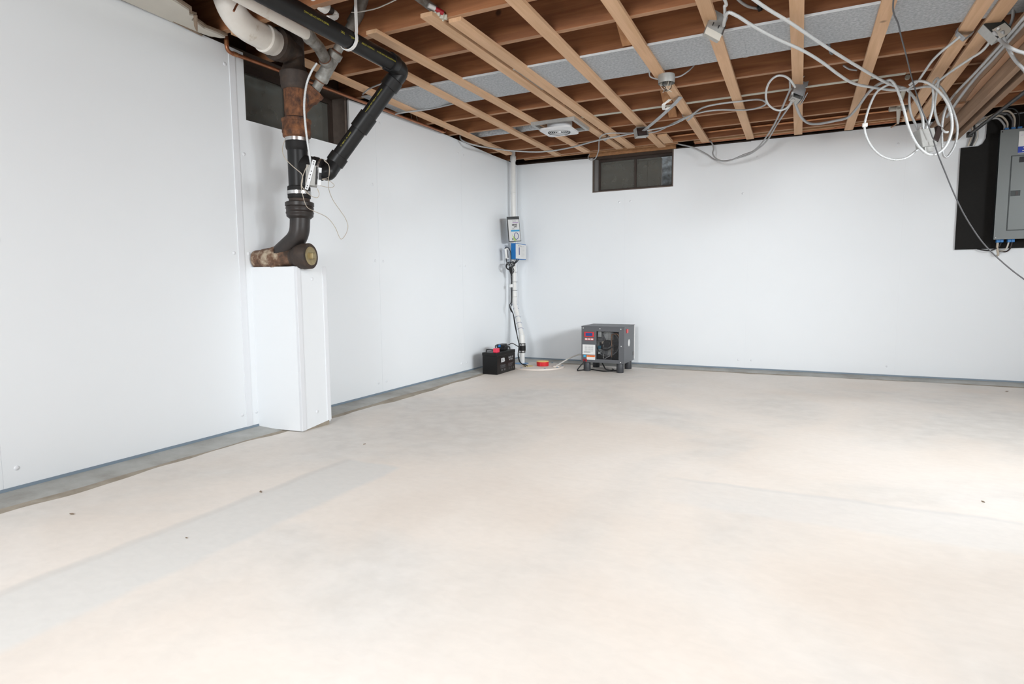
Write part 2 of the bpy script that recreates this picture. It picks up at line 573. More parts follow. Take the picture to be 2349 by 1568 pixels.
def bend(pts, radius, n=8):
    """polyline with rounded corners"""
    P = [V(q) for q in pts]
    out = [P[0]]
    for i in range(1, len(P) - 1):
        a, b, c = P[i - 1], P[i], P[i + 1]
        d1, d2 = (a - b).normalized(), (c - b).normalized()
        ang = d1.angle(d2)
        t = min(radius / math.tan(ang / 2), (a - b).length * 0.49, (c - b).length * 0.49)
        s, e = b + d1 * t, b + d2 * t
        for k in range(n + 1):
            u = k / n
            out.append(s * (1 - u) ** 2 + b * 2 * u * (1 - u) + e * u * u)
    out.append(P[-1])
    return out
def cable_mb(pts, r=0.0075, armoured=True, seg=9, pitch=0.0084):
    mb = MB()
    if armoured:
        r *= 0.90
        q = crom(pts, pitch / 4)
        return mb.sweep(q, [(r * 0.83, r * 0.95, r, r * 0.95)[i % 4] for i in range(len(q))], seg)
    return mb.sweep(crom(pts, 0.009), r, seg)
def cable(name, pts, label, mat='armour', r=0.0075, armoured=True, cat='cable', group=None, smooth=180):
    o = cable_mb(pts, r, armoured).build(name, mat, None, smooth)
    return tag(o, label, cat, group)
def text_geo(body, size, bold=0.0):
    cu = bpy.data.curves.new('text', 'FONT')
    cu.body = body
    cu.size = size
    cu.align_x = 'CENTER'
    cu.align_y = 'CENTER'
    cu.offset = bold
    cu.resolution_u = 2
    ob = bpy.data.objects.new('text', cu)
    COL.objects.link(ob)
    bpy.context.view_layer.update()
    dg = bpy.context.evaluated_depsgraph_get()
    me = bpy.data.meshes.new_from_object(ob.evaluated_get(dg))
    vs = [v.co.copy() for v in me.vertices]
    fs = [tuple(q.vertices) for q in me.polygons]
    bpy.data.objects.remove(ob)
    bpy.data.curves.remove(cu)
    bpy.data.meshes.remove(me)
    return vs, fs
def text_on(mb, body, size, c, right, up, stretch=1.0, bold=0.0):
    """flat lettering centred on c, lying in the plane of right x up"""
    r, u = V(right).normalized(), V(up).normalized()
    vs, fs = text_geo(body, size, bold)
    return mb.add([V(c) + r * v.x * stretch + u * v.y for v in vs], fs)
def text_round(mb, body, size, p0, axis, start, radius, facing, along0=0.0):
    """lettering wrapped round a pipe: runs along axis, letters stand around the circumference"""
    ax = V(axis).normalized()
    f = V(facing)
    f = (f - ax * f.dot(ax)).normalized()
    up = f.cross(ax)
    vs, fs = text_geo(body, size)
    out = []
    for v in vs:
        a = v.y / radius
        out.append(V(p0) + ax * (along0 + v.x) + (f * math.cos(a) + up * math.sin(a)) * radius)
    return mb.add(out, fs)

CAMP = V(cam.matrix_world.translation)
CR, CU = V(cam.matrix_world.col[0][:3]), V(cam.matrix_world.col[1][:3])

# ================================================================== SETTING
ROOM_X1, ROOM_Y0 = 6.6, -8.6
H = 2.205            # top of the white wall panels
ZJ = 2.22            # underside of the joists

# floor slab
fl = struct(MB().box(-0.3, ROOM_X1 + 0.3, ROOM_Y0 - 0.3, 0.3, -0.2, 0.0).build('floor', 'floor_concrete'))
fl['label'] = 'pale beige concrete basement floor with grey patches'
def wavy_strip(along, a0, a1, base, wfun, z, step=0.03, th=0.006):
    """cement strip with an uneven edge lying on the slab beside a wall"""
    vs, fs = [], []
    n = int(abs(a1 - a0) / step) + 1
    for i in range(n + 1):
        t = a0 + (a1 - a0) * i / n
        w = wfun(t)
        for d, zz in ((base, 0.010 + 3 * z), (base + 0.55 * w, 0.004 + 2 * z), (base + w * 0.97, z + 0.001), (base + w, 0.0002)):
            vs.append((d, t, zz) if along == 'y' else (t, -d, zz))
    for i in range(n):
        for k in range(3):
            q = (i * 4 + k, i * 4 + k + 1, i * 4 + 5 + k, i * 4 + 4 + k)
            fs.append(q if along == 'x' else q[::-1])
    return MB().add(vs, fs)
def wob(t, s=0.0):
    return math.sin(t * 2.1 + s) * 0.4 + math.sin(t * 5.3 + 1.3 + s) * 0.3 + math.sin(t * 11.7 + 0.6 + s) * 0.2 + math.sin(t * 23 + s) * 0.1
wavy_strip('y', ROOM_Y0, -0.02, 0.0, lambda t: 0.200 + 0.040 * wob(t, 0.4), 0.0008).build('cement_stain', 'cement_stain', fl, 60)
wavy_strip('y', ROOM_Y0, -0.02, 0.0, lambda t: 0.158 + 0.022 * wob(t * 0.8, 2.0), 0.004).build('cement_strip', 'cement_wet', fl, 60)
wavy_strip('x', 0.02, ROOM_X1, 0.0, lambda t: 0.150 + 0.030 * wob(t * 1.3, 1.0) + max(0, 0.75 - t) * 0.25, 0.0008).build('cement_stain', 'cement_stain', fl, 60)
wavy_strip('x', 0.02, ROOM_X1, 0.0, lambda t: 0.132 + 0.016 * wob(t * 1.7, 3.0) + max(0, 0.70 - t) * 0.25, 0.004).build('cement_strip', 'cement_wet', fl, 60)

# foundation walls (behind the white panels) with window openings
WL = dict(y0=-3.69, y1=-2.80, z0=1.80)     # left window opening
WB = dict(x0=0.888, x1=1.736, z0=1.838)    # back window opening
ZF = 2.182
wl = MB()
wl.box(-0.25, -0.016, ROOM_Y0 - 0.3, WL['y0'], 0, ZF).box(-0.25, -0.016, WL['y1'], 0.25, 0, ZF).box(-0.25, -0.016, WL['y0'], WL['y1'], 0, WL['z0'])
wall_left = struct(wl.build('wall_left', 'concrete_wall'))
wb = MB()
wb.box(-0.016, WB['x0'], 0.016, 0.25, 0, ZF).box(WB['x1'], ROOM_X1 + 0.3, 0.016, 0.25, 0, ZF).box(WB['x0'], WB['x1'], 0.016, 0.25, 0, WB['z0'])
wall_back = struct(wb.build('wall_back', 'concrete_wall'))
wall_right = struct(MB().box(ROOM_X1, ROOM_X1 + 0.25, ROOM_Y0 - 0.3, 0.25, 0, 2.46).build('wall_right', 'white_panel'))
wall_front = struct(MB().box(-0.25, ROOM_X1 + 0.3, ROOM_Y0 - 0.25, ROOM_Y0, 0, 2.46).build('wall_front', 'white_panel'))
wall_left['label'] = 'left wall lined with smooth white panels'
wall_back['label'] = 'back wall lined with smooth white panels'

PB = 0.034   # panel bottom
G = 0.0007
def panel_left(y0, y1, top):
    poly = [(0, y0 + G, PB), (0, y1 - G, PB)] + [(0, y, z) for y, z in top]
    return MB().prism(poly, (-0.014, 0, 0)).build('wall_panel', 'white_panel', wall_left)
def panel_back(x0, x1, top):
    poly = [(x0 + G, 0, PB), (x1 - G, 0, PB)] + [(x, 0, z) for x, z in top]
    return MB().prism(poly, (0, 0.014, 0)).build('wall_panel', 'white_panel', wall_back)
yl = [-8.59, -7.40, -6.21, -4.99, -3.767, -2.507, -1.245, -0.001]
pl = []
pl.append(panel_left(yl[0], yl[1], [(yl[1] - G, H), (yl[0] + G, H)]))
pl.append(panel_left(yl[1], yl[2], [(yl[2] - G, H), (yl[1] + G, H)]))
pl.append(panel_left(yl[2], yl[3], [(yl[3] - G, H), (yl[2] + G, H)]))
pl.append(panel_left(yl[3], yl[4], [(yl[4] - G, 2.195), (-4.1, 2.2), (yl[3] + G, 2.205)]))
pl.append(panel_left(yl[4], yl[5], [(yl[5] - G, 2.184), (-2.80, 2.171), (-2.80, 1.836), (-3.69, 1.818), (-3.69, 2.192), (yl[4] + G, 2.195)]))
pl.append(panel_left(yl[5], yl[6], [(yl[6] - G, 2.211), (-1.453, 2.214), (-2.1, 2.200), (yl[5] + G, 2.184)]))
pl.append(panel_left(yl[6], yl[7], [(yl[7] - G, 2.208), (-0.19, 2.211), (-0.6, 2.206), (-0.9, 2.209), (yl[6] + G, 2.213)]))
xb = [-0.0006, 1.242, 2.457, 3.707, 4.93, 6.15, ROOM_X1]
pb = []
pb.append(panel_back(xb[0], xb[1], [(xb[1] - G, WB['z0']), (WB['x0'], WB['z0']), (WB['x0'], 2.197), (xb[0] + G, 2.206)]))
pb.append(panel_back(xb[1], xb[2], [(xb[2] - G, 2.202), (WB['x1'], 2.204), (WB['x1'], WB['z0']), (xb[1] + G, WB['z0'])]))
for i in range(2, 6):
    pb.append(panel_back(xb[i], xb[i + 1], [(xb[i + 1] - G, H), (xb[i] + G, H)]))
for y_ in yl[1:-1]:
    MB().box(-0.014, -0.0012, y_ - G * 0.95, y_ + G * 0.95, PB, 1.80 if -3.7 < y_ < -2.7 else 2.18).build('seam_filler', 'white_trim', wall_left)
for i_, x_ in enumerate(xb[1:-1]):
    MB().box(x_ - G * 0.95, x_ + G * 0.95, 0.0008, 0.014, PB, WB['z0'] - 0.002 if i_ == 0 else 2.19).build('seam_filler', 'white_trim', wall_back)
# round fastener caps pressed into the panels
cap = MB().lathe((0, 0, 0), (1, 0, 0), [(-0.001, 0.0105), (0.0022, 0.0095), (0.004, 0.005), (0.0043, 0.0)], 14, False)
capm = cap.mesh('fastener_cap', 'white_trim', 60)
cap2 = MB().lathe((0, 0, 0), (0, -1, 0), [(-0.001, 0.0105), (0.0022, 0.0095), (0.004, 0.005), (0.0043, 0.0)], 14, False)
capm2 = cap2.mesh('fastener_cap', 'white_trim', 60)
for i, pn in enumerate(pl):
    if i < 2:
        continue
    for yy in (yl[i] + 0.05, yl[i + 1] - 0.05):
        for zz in (0.11, 1.05, 1.62 if i == 4 else 2.09):
            link('fastener_cap', capm, pn).location = (0, yy, zz)
for i, pn in enumerate(pb[:4]):
    for xx in (xb[i] + 0.06, xb[i + 1] - 0.06):
        for zz in (0.11, 1.72 if i < 2 else 2.05):
            if i == 3:
                continue
            link('fastener_cap', capm2, pn).location = (xx, 0, zz)
# raised joint strip on the panel seam left of the window
MB().box(-0.001, 0.004, -3.790, -3.750, PB, 2.19, 0.001).build('joint_strip', 'white_trim', wall_left)

# grey drainage strip under the panels
bl = struct(MB().prism([(0.0, 0, PB), (0.003, 0, PB), (0.010, 0, 0.004), (0.0, 0, 0.004)], (0, 1, 0)).build('baseboard_left', 'base_strip'))
bl.scale = (1, 8.58, 1)
bl.location = (0, -8.58, 0)
bb = struct(MB().prism([(0, 0.0, PB), (0, -0.003, PB), (0, -0.010, 0.004), (0, 0.0, 0.004)], (1, 0, 0)).build('baseboard_back', 'base_strip'))
bb.scale = (6.6, 1, 1)
bl['label'] = 'blue-grey drainage strip under the left wall panels'
bb['label'] = 'blue-grey drainage strip under the back wall panels'

# sill plates and rim boards
trim1 = struct(MB().box(-0.22, -0.03, ROOM_Y0, 0.2, ZF, 2.218).build('trim_1', 'sill_dark'))
trim2 = struct(MB().box(-0.03, ROOM_X1, 0.012, 0.2, ZF, 2.218).build('trim_2', 'sill_dark'))
# ceiling: subfloor with joists, furring strips, blocking
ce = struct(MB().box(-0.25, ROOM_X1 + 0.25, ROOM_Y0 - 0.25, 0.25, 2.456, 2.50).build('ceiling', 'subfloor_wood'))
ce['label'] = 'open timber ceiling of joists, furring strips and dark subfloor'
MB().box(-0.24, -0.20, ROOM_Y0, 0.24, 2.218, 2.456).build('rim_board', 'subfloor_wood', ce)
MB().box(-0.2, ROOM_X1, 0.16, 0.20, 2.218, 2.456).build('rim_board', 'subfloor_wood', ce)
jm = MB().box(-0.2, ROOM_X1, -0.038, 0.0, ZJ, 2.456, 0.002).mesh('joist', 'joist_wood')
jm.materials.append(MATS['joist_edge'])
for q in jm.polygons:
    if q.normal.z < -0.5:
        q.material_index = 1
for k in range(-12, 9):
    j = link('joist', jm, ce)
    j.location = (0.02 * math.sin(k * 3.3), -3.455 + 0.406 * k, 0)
def strip(x0, y0, y1, w=0.068, z0=2.199, z1=ZJ - 0.0005, mat='furring_wood', x1=None):
    """furring strip under the joists; x1 = x at the far end when it runs slightly askew"""
    xe = x0 if x1 is None else x1
    c = V((x0 + xe) / 2 + w / 2, (y0 + y1) / 2, (z0 + z1) / 2)
    d = V(xe - x0, y1 - y0, 0) / 2
    s = V(w / 2, 0, 0)
    return MB().obox(c, s, d, V(0, 0, (z1 - z0) / 2), 0.0012).build('furring_strip', mat, ce)
strip(0.135, -3.88, -0.55)
strip(0.545, -3.95, -0.27, x1=0.565)
strip(0.775, -3.552, -0.28, x1=0.885)
strip(1.150, -3.59, -0.28, 0.07, x1=1.225)
strip(1.245, -3.475, -0.26, 0.074, x1=1.333)
strip(1.613, -6.4, -0.15, 0.072)
strip(2.020, -6.4, -2.150, 0.070)
strip(2.030, -2.020, -0.17, 0.070)
strip(2.424, -6.4, -0.10, 0.067)
strip(2.828, -6.4, -0.08, 0.067)
strip(3.230, -6.4, -0.05, 0.067)
strip(3.645, -6.4, -0.15, 0.074)
strip(3.755, -6.4, -0.20, 0.076, x1=3.740)
strip(4.60, -6.4, -0.20, 0.07)
strip(5.01, -6.4, -0.20, 0.07)
# old cream paint / glue line left on two joist bottoms
MB().box(1.2, 3.5, -1.466, -1.428, ZJ - 0.004, ZJ - 0.0005).build('paint_line', 'foam', ce)
# blocking and bridging between the joists
for x, kk in ((1.80, -1), (1.86, 0), (1.98, 2), (1.935, 3), (1.965, 5), (1.93, 6)):
    # cross bridging: from the top of the nearer joist down to the foot of the farther one
    y0 = -3.455 + 0.406 * kk
    c = V(x, y0 - 0.203 - 0.019, 2.335)
    d = V(0, 0.172, -0.098)
    MB().obox(c, (0.033, 0, 0), d, V(0, 0.098, 0.172).normalized() * 0.011).build('bridging', 'block_wood', ce)
MB().box(0.72, 0.86, -1.462, -1.44, 2.24, 2.34).build('blocking', 'block_wood', ce)
MB().box(0.80, 1.20, -1.424, -1.386, 2.222, 2.26).build('blocking', 'block_wood', ce)
# header over the back window and ledgers along the back wall
MB().box(0.86, 1.76, -0.034, 0.0, 2.207, 2.295, 0.002).build('window_header', 'block_wood', ce)
MB().box(0.16, 1.80, -0.165, -0.127, 2.222, 2.30, 0.002).build('ledger', 'block_wood', ce)
MB().box(1.95, 3.15, -0.135, -0.097, 2.222, 2.262, 0.002).build('ledger', 'furring_wood_x', ce)
MB().box(3.15, 4.2, -0.135, -0.097, 2.226, 2.262, 0.002).build('ledger', 'block_wood', ce)
MB().box(1.70, 1.785, -0.60, -0.30, 2.199, 2.2195).build('furring_strip', 'furring_wood', ce)
# dropped framing near the service panel
MB().box(3.862, 3.950, -6.0, -0.02, 2.125, 2.163, 0.003).build('flat_stud', 'beam_wood', ce)
MB().box(3.955, 3.993, -6.0, -0.012, 2.032, 2.2195, 0.003).build('dropped_beam', 'beam_wood', ce)
MB().box(4.030, 4.068, -6.0, -0.012, 2.032, 2.2195, 0.003).build('dropped_beam', 'beam_wood', ce)
sp = MB()
spts = [(-2.35, 0.004), (-2.0, 0.03), (-1.7, 0.026), (-1.45, 0.036), (-1.28, 0.030), (-1.1, 0.022), (-0.95, 0.012)]
poly = [(3.951, y, 2.1245) for y, w in spts] + [(3.951 - w - 0.012, y, 2.1245) for y, w in reversed(spts)]
sp.prism(poly, (0, 0, -0.006))
sp.obox((3.905, -0.86, 2.118), (0.028, 0, 0), (0, 0.05, 0), (0, 0, 0.0065))
sp.build('torn_splinter', 'splinter_wood', ce)

# windows
win1 = struct(bpy.data.objects.new('window_1', None)); COL.objects.link(win1)
win1['label'] = 'dark basement window behind the drain stack'
y0, y1, z0, z1 = WL['y0'], WL['y1'], WL['z0'], 2.19
xw = -0.15
MB().box(-0.25, -0.014, y1 - 0.0, y1 + 0.001, z0, z1).build('jamb', 'jamb_grey', win1)
m_ = MB()
m_.box(-0.20, -0.02, y1 - 0.022, y1 - 0.001, z0 + 0.02, z1)
m_.build('jamb', 'jamb_wood', win1)
MB().box(-0.20, -0.02, y0 + 0.001, y0 + 0.02, z0 + 0.02, z1).build('jamb', 'jamb_wood', win1)
MB().box(-0.20, -0.002, y0 + 0.001, y1 - 0.001, z0, z0 + 0.019).build('sill', 'sill_dark', win1)
fr = MB()
fr.box(xw - 0.02, xw + 0.02, y0 + 0.02, y1 - 0.022, z0 + 0.02, z0 + 0.05).box(xw - 0.02, xw + 0.02, y0 + 0.02, y1 - 0.022, 2.145, z1)
fr.box(xw - 0.02, xw + 0.02, y0 + 0.02, y0 + 0.05, z0 + 0.05, 2.145).box(xw - 0.02, xw + 0.02, y1 - 0.052, y1 - 0.022, z0 + 0.05, 2.145)
fr.build('window_frame', 'sash_brown', win1)
MB().box(xw - 0.012, xw + 0.014, -3.255, -3.235, z0 + 0.05, 2.145).build('mullion', 'sash_brown', win1)
MB().box(xw - 0.004, xw, y0 + 0.05, -3.255, z0 + 0.05, 2.145).build('pane', 'dirty_glass', win1)
MB().box(xw - 0.004, xw, -3.235, y1 - 0.052, z0 + 0.05, 2.145).build('pane', 'dirty_glass', win1)

win2 = struct(bpy.data.objects.new('window_2', None)); COL.objects.link(win2)
win2['label'] = 'dark sliding basement window in the back wall'
x0, x1, z0, z1 = WB['x0'], WB['x1'], WB['z0'], 2.205
yw = 0.085
MB().box(x0, x0 + 0.012, 0.0, 0.2, z0, z1).build('jamb', 'jamb_wood', win2)
MB().box(x0 + 0.013, x0 + 0.05, 0.03, 0.12, z0 + 0.012, z1).build('jamb', 'jamb_grey', win2)
MB().box(x1 - 0.012, x1, 0.0, 0.2, z0, z1).build('jamb', 'jamb_wood', win2)
MB().box(x0 + 0.012, x1 - 0.012, 0.0, 0.2, z0, z0 + 0.01).build('sill', 'jamb_wood', win2)
fr = MB()
fr.box(x0 + 0.05, x1 - 0.012, yw - 0.02, yw + 0.02, z0 + 0.01, z0 + 0.032).box(x0 + 0.05, x1 - 0.012, yw - 0.02, yw + 0.02, 2.16, z1)
fr.box(x0 + 0.05, x0 + 0.068, yw - 0.02, yw + 0.02, z0 + 0.032, 2.16).box(x1 - 0.03, x1 - 0.012, yw - 0.02, yw + 0.02, z0 + 0.032, 2.16)
fr.build('window_frame', 'sash_brown', win2)
xm = (x0 + x1) / 2 + 0.02
MB().box(xm - 0.01, xm + 0.01, yw - 0.016, yw + 0.012, z0 + 0.032, 2.16).build('meeting_rail', 'sash_brown', win2)
MB().box(x0 + 0.068, xm - 0.01, yw - 0.004, yw, z0 + 0.032, 2.16).build('pane', 'dirty_glass', win2)
MB().box(xm + 0.01, x1 - 0.14, yw + 0.004, yw + 0.008, z0 + 0.032, 2.16).build('pane', 'dirty_glass', win2)
fr = MB()
fr.box(xm + 0.115, xm + 0.128, yw + 0.008, yw + 0.014, z0 + 0.032, 2.145).box(x1 - 0.145, x1 - 0.132, yw + 0.008, yw + 0.014, z0 + 0.032, 2.145)
fr.box(x0 + 0.068, xm - 0.01, yw + 0.004, yw + 0.01, 2.135, 2.143).box(xm + 0.01, x1 - 0.132, yw + 0.008, yw + 0.014, 2.135, 2.143)
fr.build('sash_edge', 'jamb_grey', win2)
# window wells of corrugated metal outside
def well(cx, cy, ang, w, parent):
    vs, fs = [], []
    nz, na = 26, 24
    for i in range(nz + 1):
        z = 1.5 + 0.98 * i / nz
        for k in range(na + 1):
            a = math.pi * k / na
            r = 1 + 0.015 * math.sin(i * 2.4)
            lx, ly = math.cos(a) * w * r, math.sin(a) * w * 0.85 * r
            vs.append((cx + lx * math.cos(ang) - ly * math.sin(ang), cy + lx * math.sin(ang) + ly * math.cos(ang), z))
    for i in range(nz):
        for k in range(na):
            q = i * (na + 1) + k
            fs.append((q, q + 1, q + na + 2, q + na + 1))
    MB().add(vs, fs).build('window_well', 'galv_old', parent, 80)
    gv = [(cx, cy, 1.62)] + [(cx + (math.cos(a) * math.cos(ang) - 0.85 * math.sin(a) * math.sin(ang)) * w, cy + (math.cos(a) * math.sin(ang) + 0.85 * math.sin(a) * math.cos(ang)) * w, 1.62) for a in [math.pi * k / 24 for k in range(25)]]
    MB().add(gv, [(0, i, i + 1) for i in range(1, 25)]).build('gravel', 'earth', parent)
well(1.312, 0.25, 0.0, 0.52, win2)
well(-0.25, -3.245, math.pi / 2, 0.54, win1)

# ================================================================== OBJECTS: drain pipes on the left
SX, SY = 0.297, -3.600
def vlathe(z0, prof, mat, name, parent, r_mul=1.0, cx=SX, cy=SY, seg=32, smooth=40):
    return MB().lathe((cx, cy, z0), (0, 0, 1), prof, seg).build(name, mat, parent, smooth)

# white boxed cover at the foot of the stack
ch = thing('pipe_chase', (0.15, -3.55, 0), 'white boxed-in pipe cover standing on the floor against the left wall', 'pipe cover')
za, zb = 0.972, 0.0
MB().prism([(0.0, -3.705, zb + 0.012), (0.30, -3.652, zb + 0.004), (0.30, -3.652, za), (0.0, -3.705, za)], (0.002, 0.012, 0)).build('side_panel', 'white_panel', ch)
MB().prism([(0.0, -3.415, zb + 0.02), (0.30, -3.415, zb + 0.02), (0.30, -3.415, za), (0.0, -3.415, za)], (0, -0.012, 0)).build('side_panel', 'white_panel', ch)
MB().prism([(0.302, -3.652, zb + 0.004), (0.302, -3.415, zb + 0.030), (0.302, -3.415, za + 0.006), (0.302, -3.652, za)], (-0.012, 0, 0)).build('front_panel', 'white_panel', ch)
MB().box(0.287, 0.306, -3.655, -3.622, 0.006, za, 0.003).build('corner_trim', 'white_trim', ch)
MB().box(0.296, 0.306, -3.445, -3.412, 0.028, za + 0.004, 0.003).build('corner_trim', 'white_trim', ch)
MB().box(0.0, 0.288, -3.64, -3.43, za - 0.03, za - 0.02).build('top_filler', 'white_panel', ch)
for (yy, zz) in ((-3.53, 0.10), (-3.53, 0.90)):
    link('fastener_cap', capm, ch).location = (0.302, yy, zz)
MB().prism([(0.29, -3.64, 0.0), (0.303, -3.43, 0.0), (0.298, -3.425, 0.03), (0.30, -3.53, 0.022), (0.296, -3.60, 0.012), (0.29, -3.64, 0.006)], (-0.01, 0, 0)).build('mortar_bed', 'cement_stain', ch)

# cast-iron soil stack
st = thing('soil_stack', (SX, SY, 0.97), 'rusty cast-iron soil stack with black coupling and brass cleanout plug', 'drain pipe')
vlathe(2.02, [(0, 0.058), (0.43, 0.058)], 'rust_dark', 'upper_pipe', st)
vlathe(1.965, [(0, 0.064), (0.012, 0.074), (0.03, 0.077), (0.072, 0.077), (0.078, 0.081), (0.094, 0.081), (0.10, 0.072), (0.13, 0.062)], 'rust_dark', 'hub', st)
vlathe(1.80, [(0, 0.060), (0.17, 0.062)], 'rust', 'wye_body', st)
vlathe(1.795, [(0.0, 0.064), (0.012, 0.066), (0.018, 0.062)], 'cast_black', 'lead_joint', st)
vlathe(1.695, [(0, 0.062), (0.012, 0.076), (0.03, 0.077), (0.034, 0.080), (0.045, 0.080), (0.049, 0.077), (0.088, 0.077), (0.092, 0.082), (0.107, 0.082), (0.115, 0.064)], 'rust', 'hub', st)
br0, br1 = V(SX, SY, 1.835), V((0.395,-3.541,1.971))
ax = (br1 - br0)
BL = ax.length
MB().lathe(br0, ax, [(0, 0.040), (BL - 0.075, 0.042), (BL - 0.060, 0.052), (BL - 0.03, 0.053), (BL - 0.026, 0.057), (BL - 0.004, 0.057), (BL, 0.040)], 28).build('wye_branch', 'rust', st, 40)
vlathe(1.628, [(0, 0.055), (0.012, 0.062), (0.02, 0.064), (0.055, 0.064), (0.058, 0.061), (0.075, 0.060)], 'black_rubber', 'rubber_coupling', st)
cl = vlathe(1.680, [(0, 0.0645), (0.0, 0.0665), (0.020, 0.0665), (0.020, 0.0645)], 'steel', 'hose_clamp', st)
vlathe(1.42, [(0, 0.0555), (0.215, 0.0555)], 'abs_black', 'black_pipe', st)
vlathe(1.36, [(0, 0.060), (0.004, 0.0635), (0.066, 0.0635), (0.07, 0.060)], 'black_rubber', 'rubber_coupling', st)
vlathe(1.383, [(0, 0.0640), (0.0, 0.0662), (0.019, 0.0662), (0.019, 0.0640)], 'steel', 'hose_clamp', st)
vlathe(1.335, [(0, 0.058), (0.028, 0.058)], 'rust_dark', 'ring', st)
vlathe(1.247, [(0, 0.060), (0.012, 0.074), (0.026, 0.075), (0.029, 0.0775), (0.036, 0.0775), (0.039, 0.075), (0.052, 0.075), (0.055, 0.078), (0.062, 0.0775), (0.068, 0.075), (0.071, 0.080), (0.090, 0.080), (0.094, 0.074), (0.097, 0.058)], 'cast_black', 'hub', st)
pth = bend([(SX, SY, 1.26), (0.288, -3.602, 1.145), (0.10, -3.635, 1.005)], 0.16, 10)
MB().sweep(pth, 0.056, 28).build('bend', 'cast_black', st, 50)
h0, h1 = V(0.001, -3.662, 1.018), V(0.372, -3.596, 1.032)
hd = (h1 - h0).normalized()
MB().lathe(h0, hd, [(0, 0.054), (0.045, 0.055), (0.055, 0.060), (0.12, 0.064), (0.125, 0.069), (0.15, 0.069), (0.155, 0.054), (0.25, 0.051)], 28).build('run_pipe', 'cast_lime', st, 40)
MB().lathe(h0 + hd * 0.25, hd, [(0, 0.052), (0.02, 0.054), (0.03, 0.064), (0.05, 0.067), (0.052, 0.071), (0.068, 0.071), (0.070, 0.074), (0.115, 0.074), (0.120, 0.070), (0.120, 0.054)], 32).build('cleanout_hub', 'rust_dark', st, 40)
pl_ = MB().lathe(h0 + hd * 0.364, hd, [(0, 0.054), (0.008, 0.054), (0.010, 0.050), (0.007, 0.030), (0.007, 0.0)], 28, False).build('cleanout_plug', 'brass', st, 40)
u_ = V(0, 0, 1)
s_ = hd.cross(u_).normalized()
MB().obox(h0 + hd * 0.382, hd * 0.013, s_ * 0.018, u_ * 0.018, 0.006).build('plug_nut', 'brass', pl_, 50)
# tee towards the white waste pipe
MB().lathe((SX + 0.003, SY, 2.168), (0.10, -1, 0.0), [(0, 0.060), (0.075, 0.062), (0.085, 0.078), (0.12, 0.080), (0.122, 0.086), (0.15, 0.086), (0.152, 0.070)], 32).build('tee_hub', 'rust_dark', st, 40)

# white painted waste pipe with long elbow
wp = thing('waste_pipe', (0.32, -3.75, 2.17), 'thick cream-painted waste pipe with a wide elbow joining the cast-iron stack', 'drain pipe')
pth = [V(0.311, -3.745, 2.168)] + bend([(0.314, -3.78, 2.168), (0.327, -4.025, 2.178), (0.29, -4.075, 2.46)], 0.17, 12)
MB().sweep(pth, 0.066, 28).build('elbow', 'white_pipe_paint', wp, 60)
MB().lathe((0.3135, -3.778, 2.168), (0.10, -1, 0.0), [(0, 0.067), (0.006, 0.072), (0.05, 0.073), (0.056, 0.067)], 28).build('collar', 'white_pipe_paint', wp, 40)

# small white pipe and galvanised fittings
gv = thing('vent_pipe', (0.56, -3.55, 2.1), 'grey galvanised vent fittings with rusty threads angling into the stack', 'pipe')
g0 = br1 - ax.normalized() * 0.01
g3 = (0.665,-3.516,2.305)
gd = (V(g3) - g0)
gl = gd.length
gu = gd.normalized()
MB().lathe(g0, gu, [(0, 0.026), (0.075, 0.026)], 22).build('nipple', 'galv_old', gv, 40)
MB().lathe(g0 + gu * 0.062, gu, [(0, 0.028), (0.010, 0.029)], 22).build('thread', 'rust_thread', gv, 40)
MB().lathe(g0 + gu * 0.07, gu, [(0, 0.036), (0.004, 0.039), (0.03, 0.039), (0.034, 0.036), (0.14, 0.036), (0.145, 0.041), (0.175, 0.041), (0.18, 0.036)], 26).build('wye_fitting', 'galv_old', gv, 40)
MB().lathe(g0 + gu * 0.248, gu, [(0, 0.028), (0.010, 0.029)], 22).build('thread', 'rust_thread', gv, 40)
MB().lathe(g0 + gu * 0.25, gu, [(0, 0.0265), (gl - 0.25, 0.0265)], 22).build('nipple', 'galv_old', gv, 40)
MB().sweep(bend([V(g3) - gu * 0.02, V(g3) + gu * 0.04, (0.735, -3.50, 2.45)], 0.05), 0.034, 20).build('riser', 'galv_old', gv, 50)
sw1 = V((0.582,-3.791,2.150))
side = g0 + gu * 0.165
mid = V((0.539,-3.659,2.140))
MB().sweep(bend([sw1, mid, side], 0.05), 0.031, 20).build('elbow', 'galv_old', gv, 50)
MB().lathe(sw1 + (mid - sw1).normalized() * 0.02, mid - sw1, [(0, 0.033), (0.008, 0.036), (0.022, 0.036), (0.024, 0.033)], 22).build('elbow_collar', 'galv_old', gv, 40)
MB().lathe(side + (mid - side).normalized() * 0.052, mid - side, [(-0.004, 0.0335), (0.006, 0.0335)], 22).build('thread', 'rust_thread', gv, 40)
MB().lathe(side + (mid - side).normalized() * 0.020, mid - side, [(0, 0.037), (0.028, 0.040), (0.032, 0.034)], 22).build('branch_collar', 'galv_old', gv, 40)
w0 = V((0.610,-4.292,2.150))
tag(MB().lathe(w0, sw1 - w0, [(-0.7, 0.026), ((sw1 - w0).length, 0.026), ((sw1 - w0).length + 0.004, 0.02)], 24).build('white_vent_pipe', 'white_pipe_paint', None, 40),
    'slim cream-painted pipe running under the joists beside the black pipe', 'pipe')

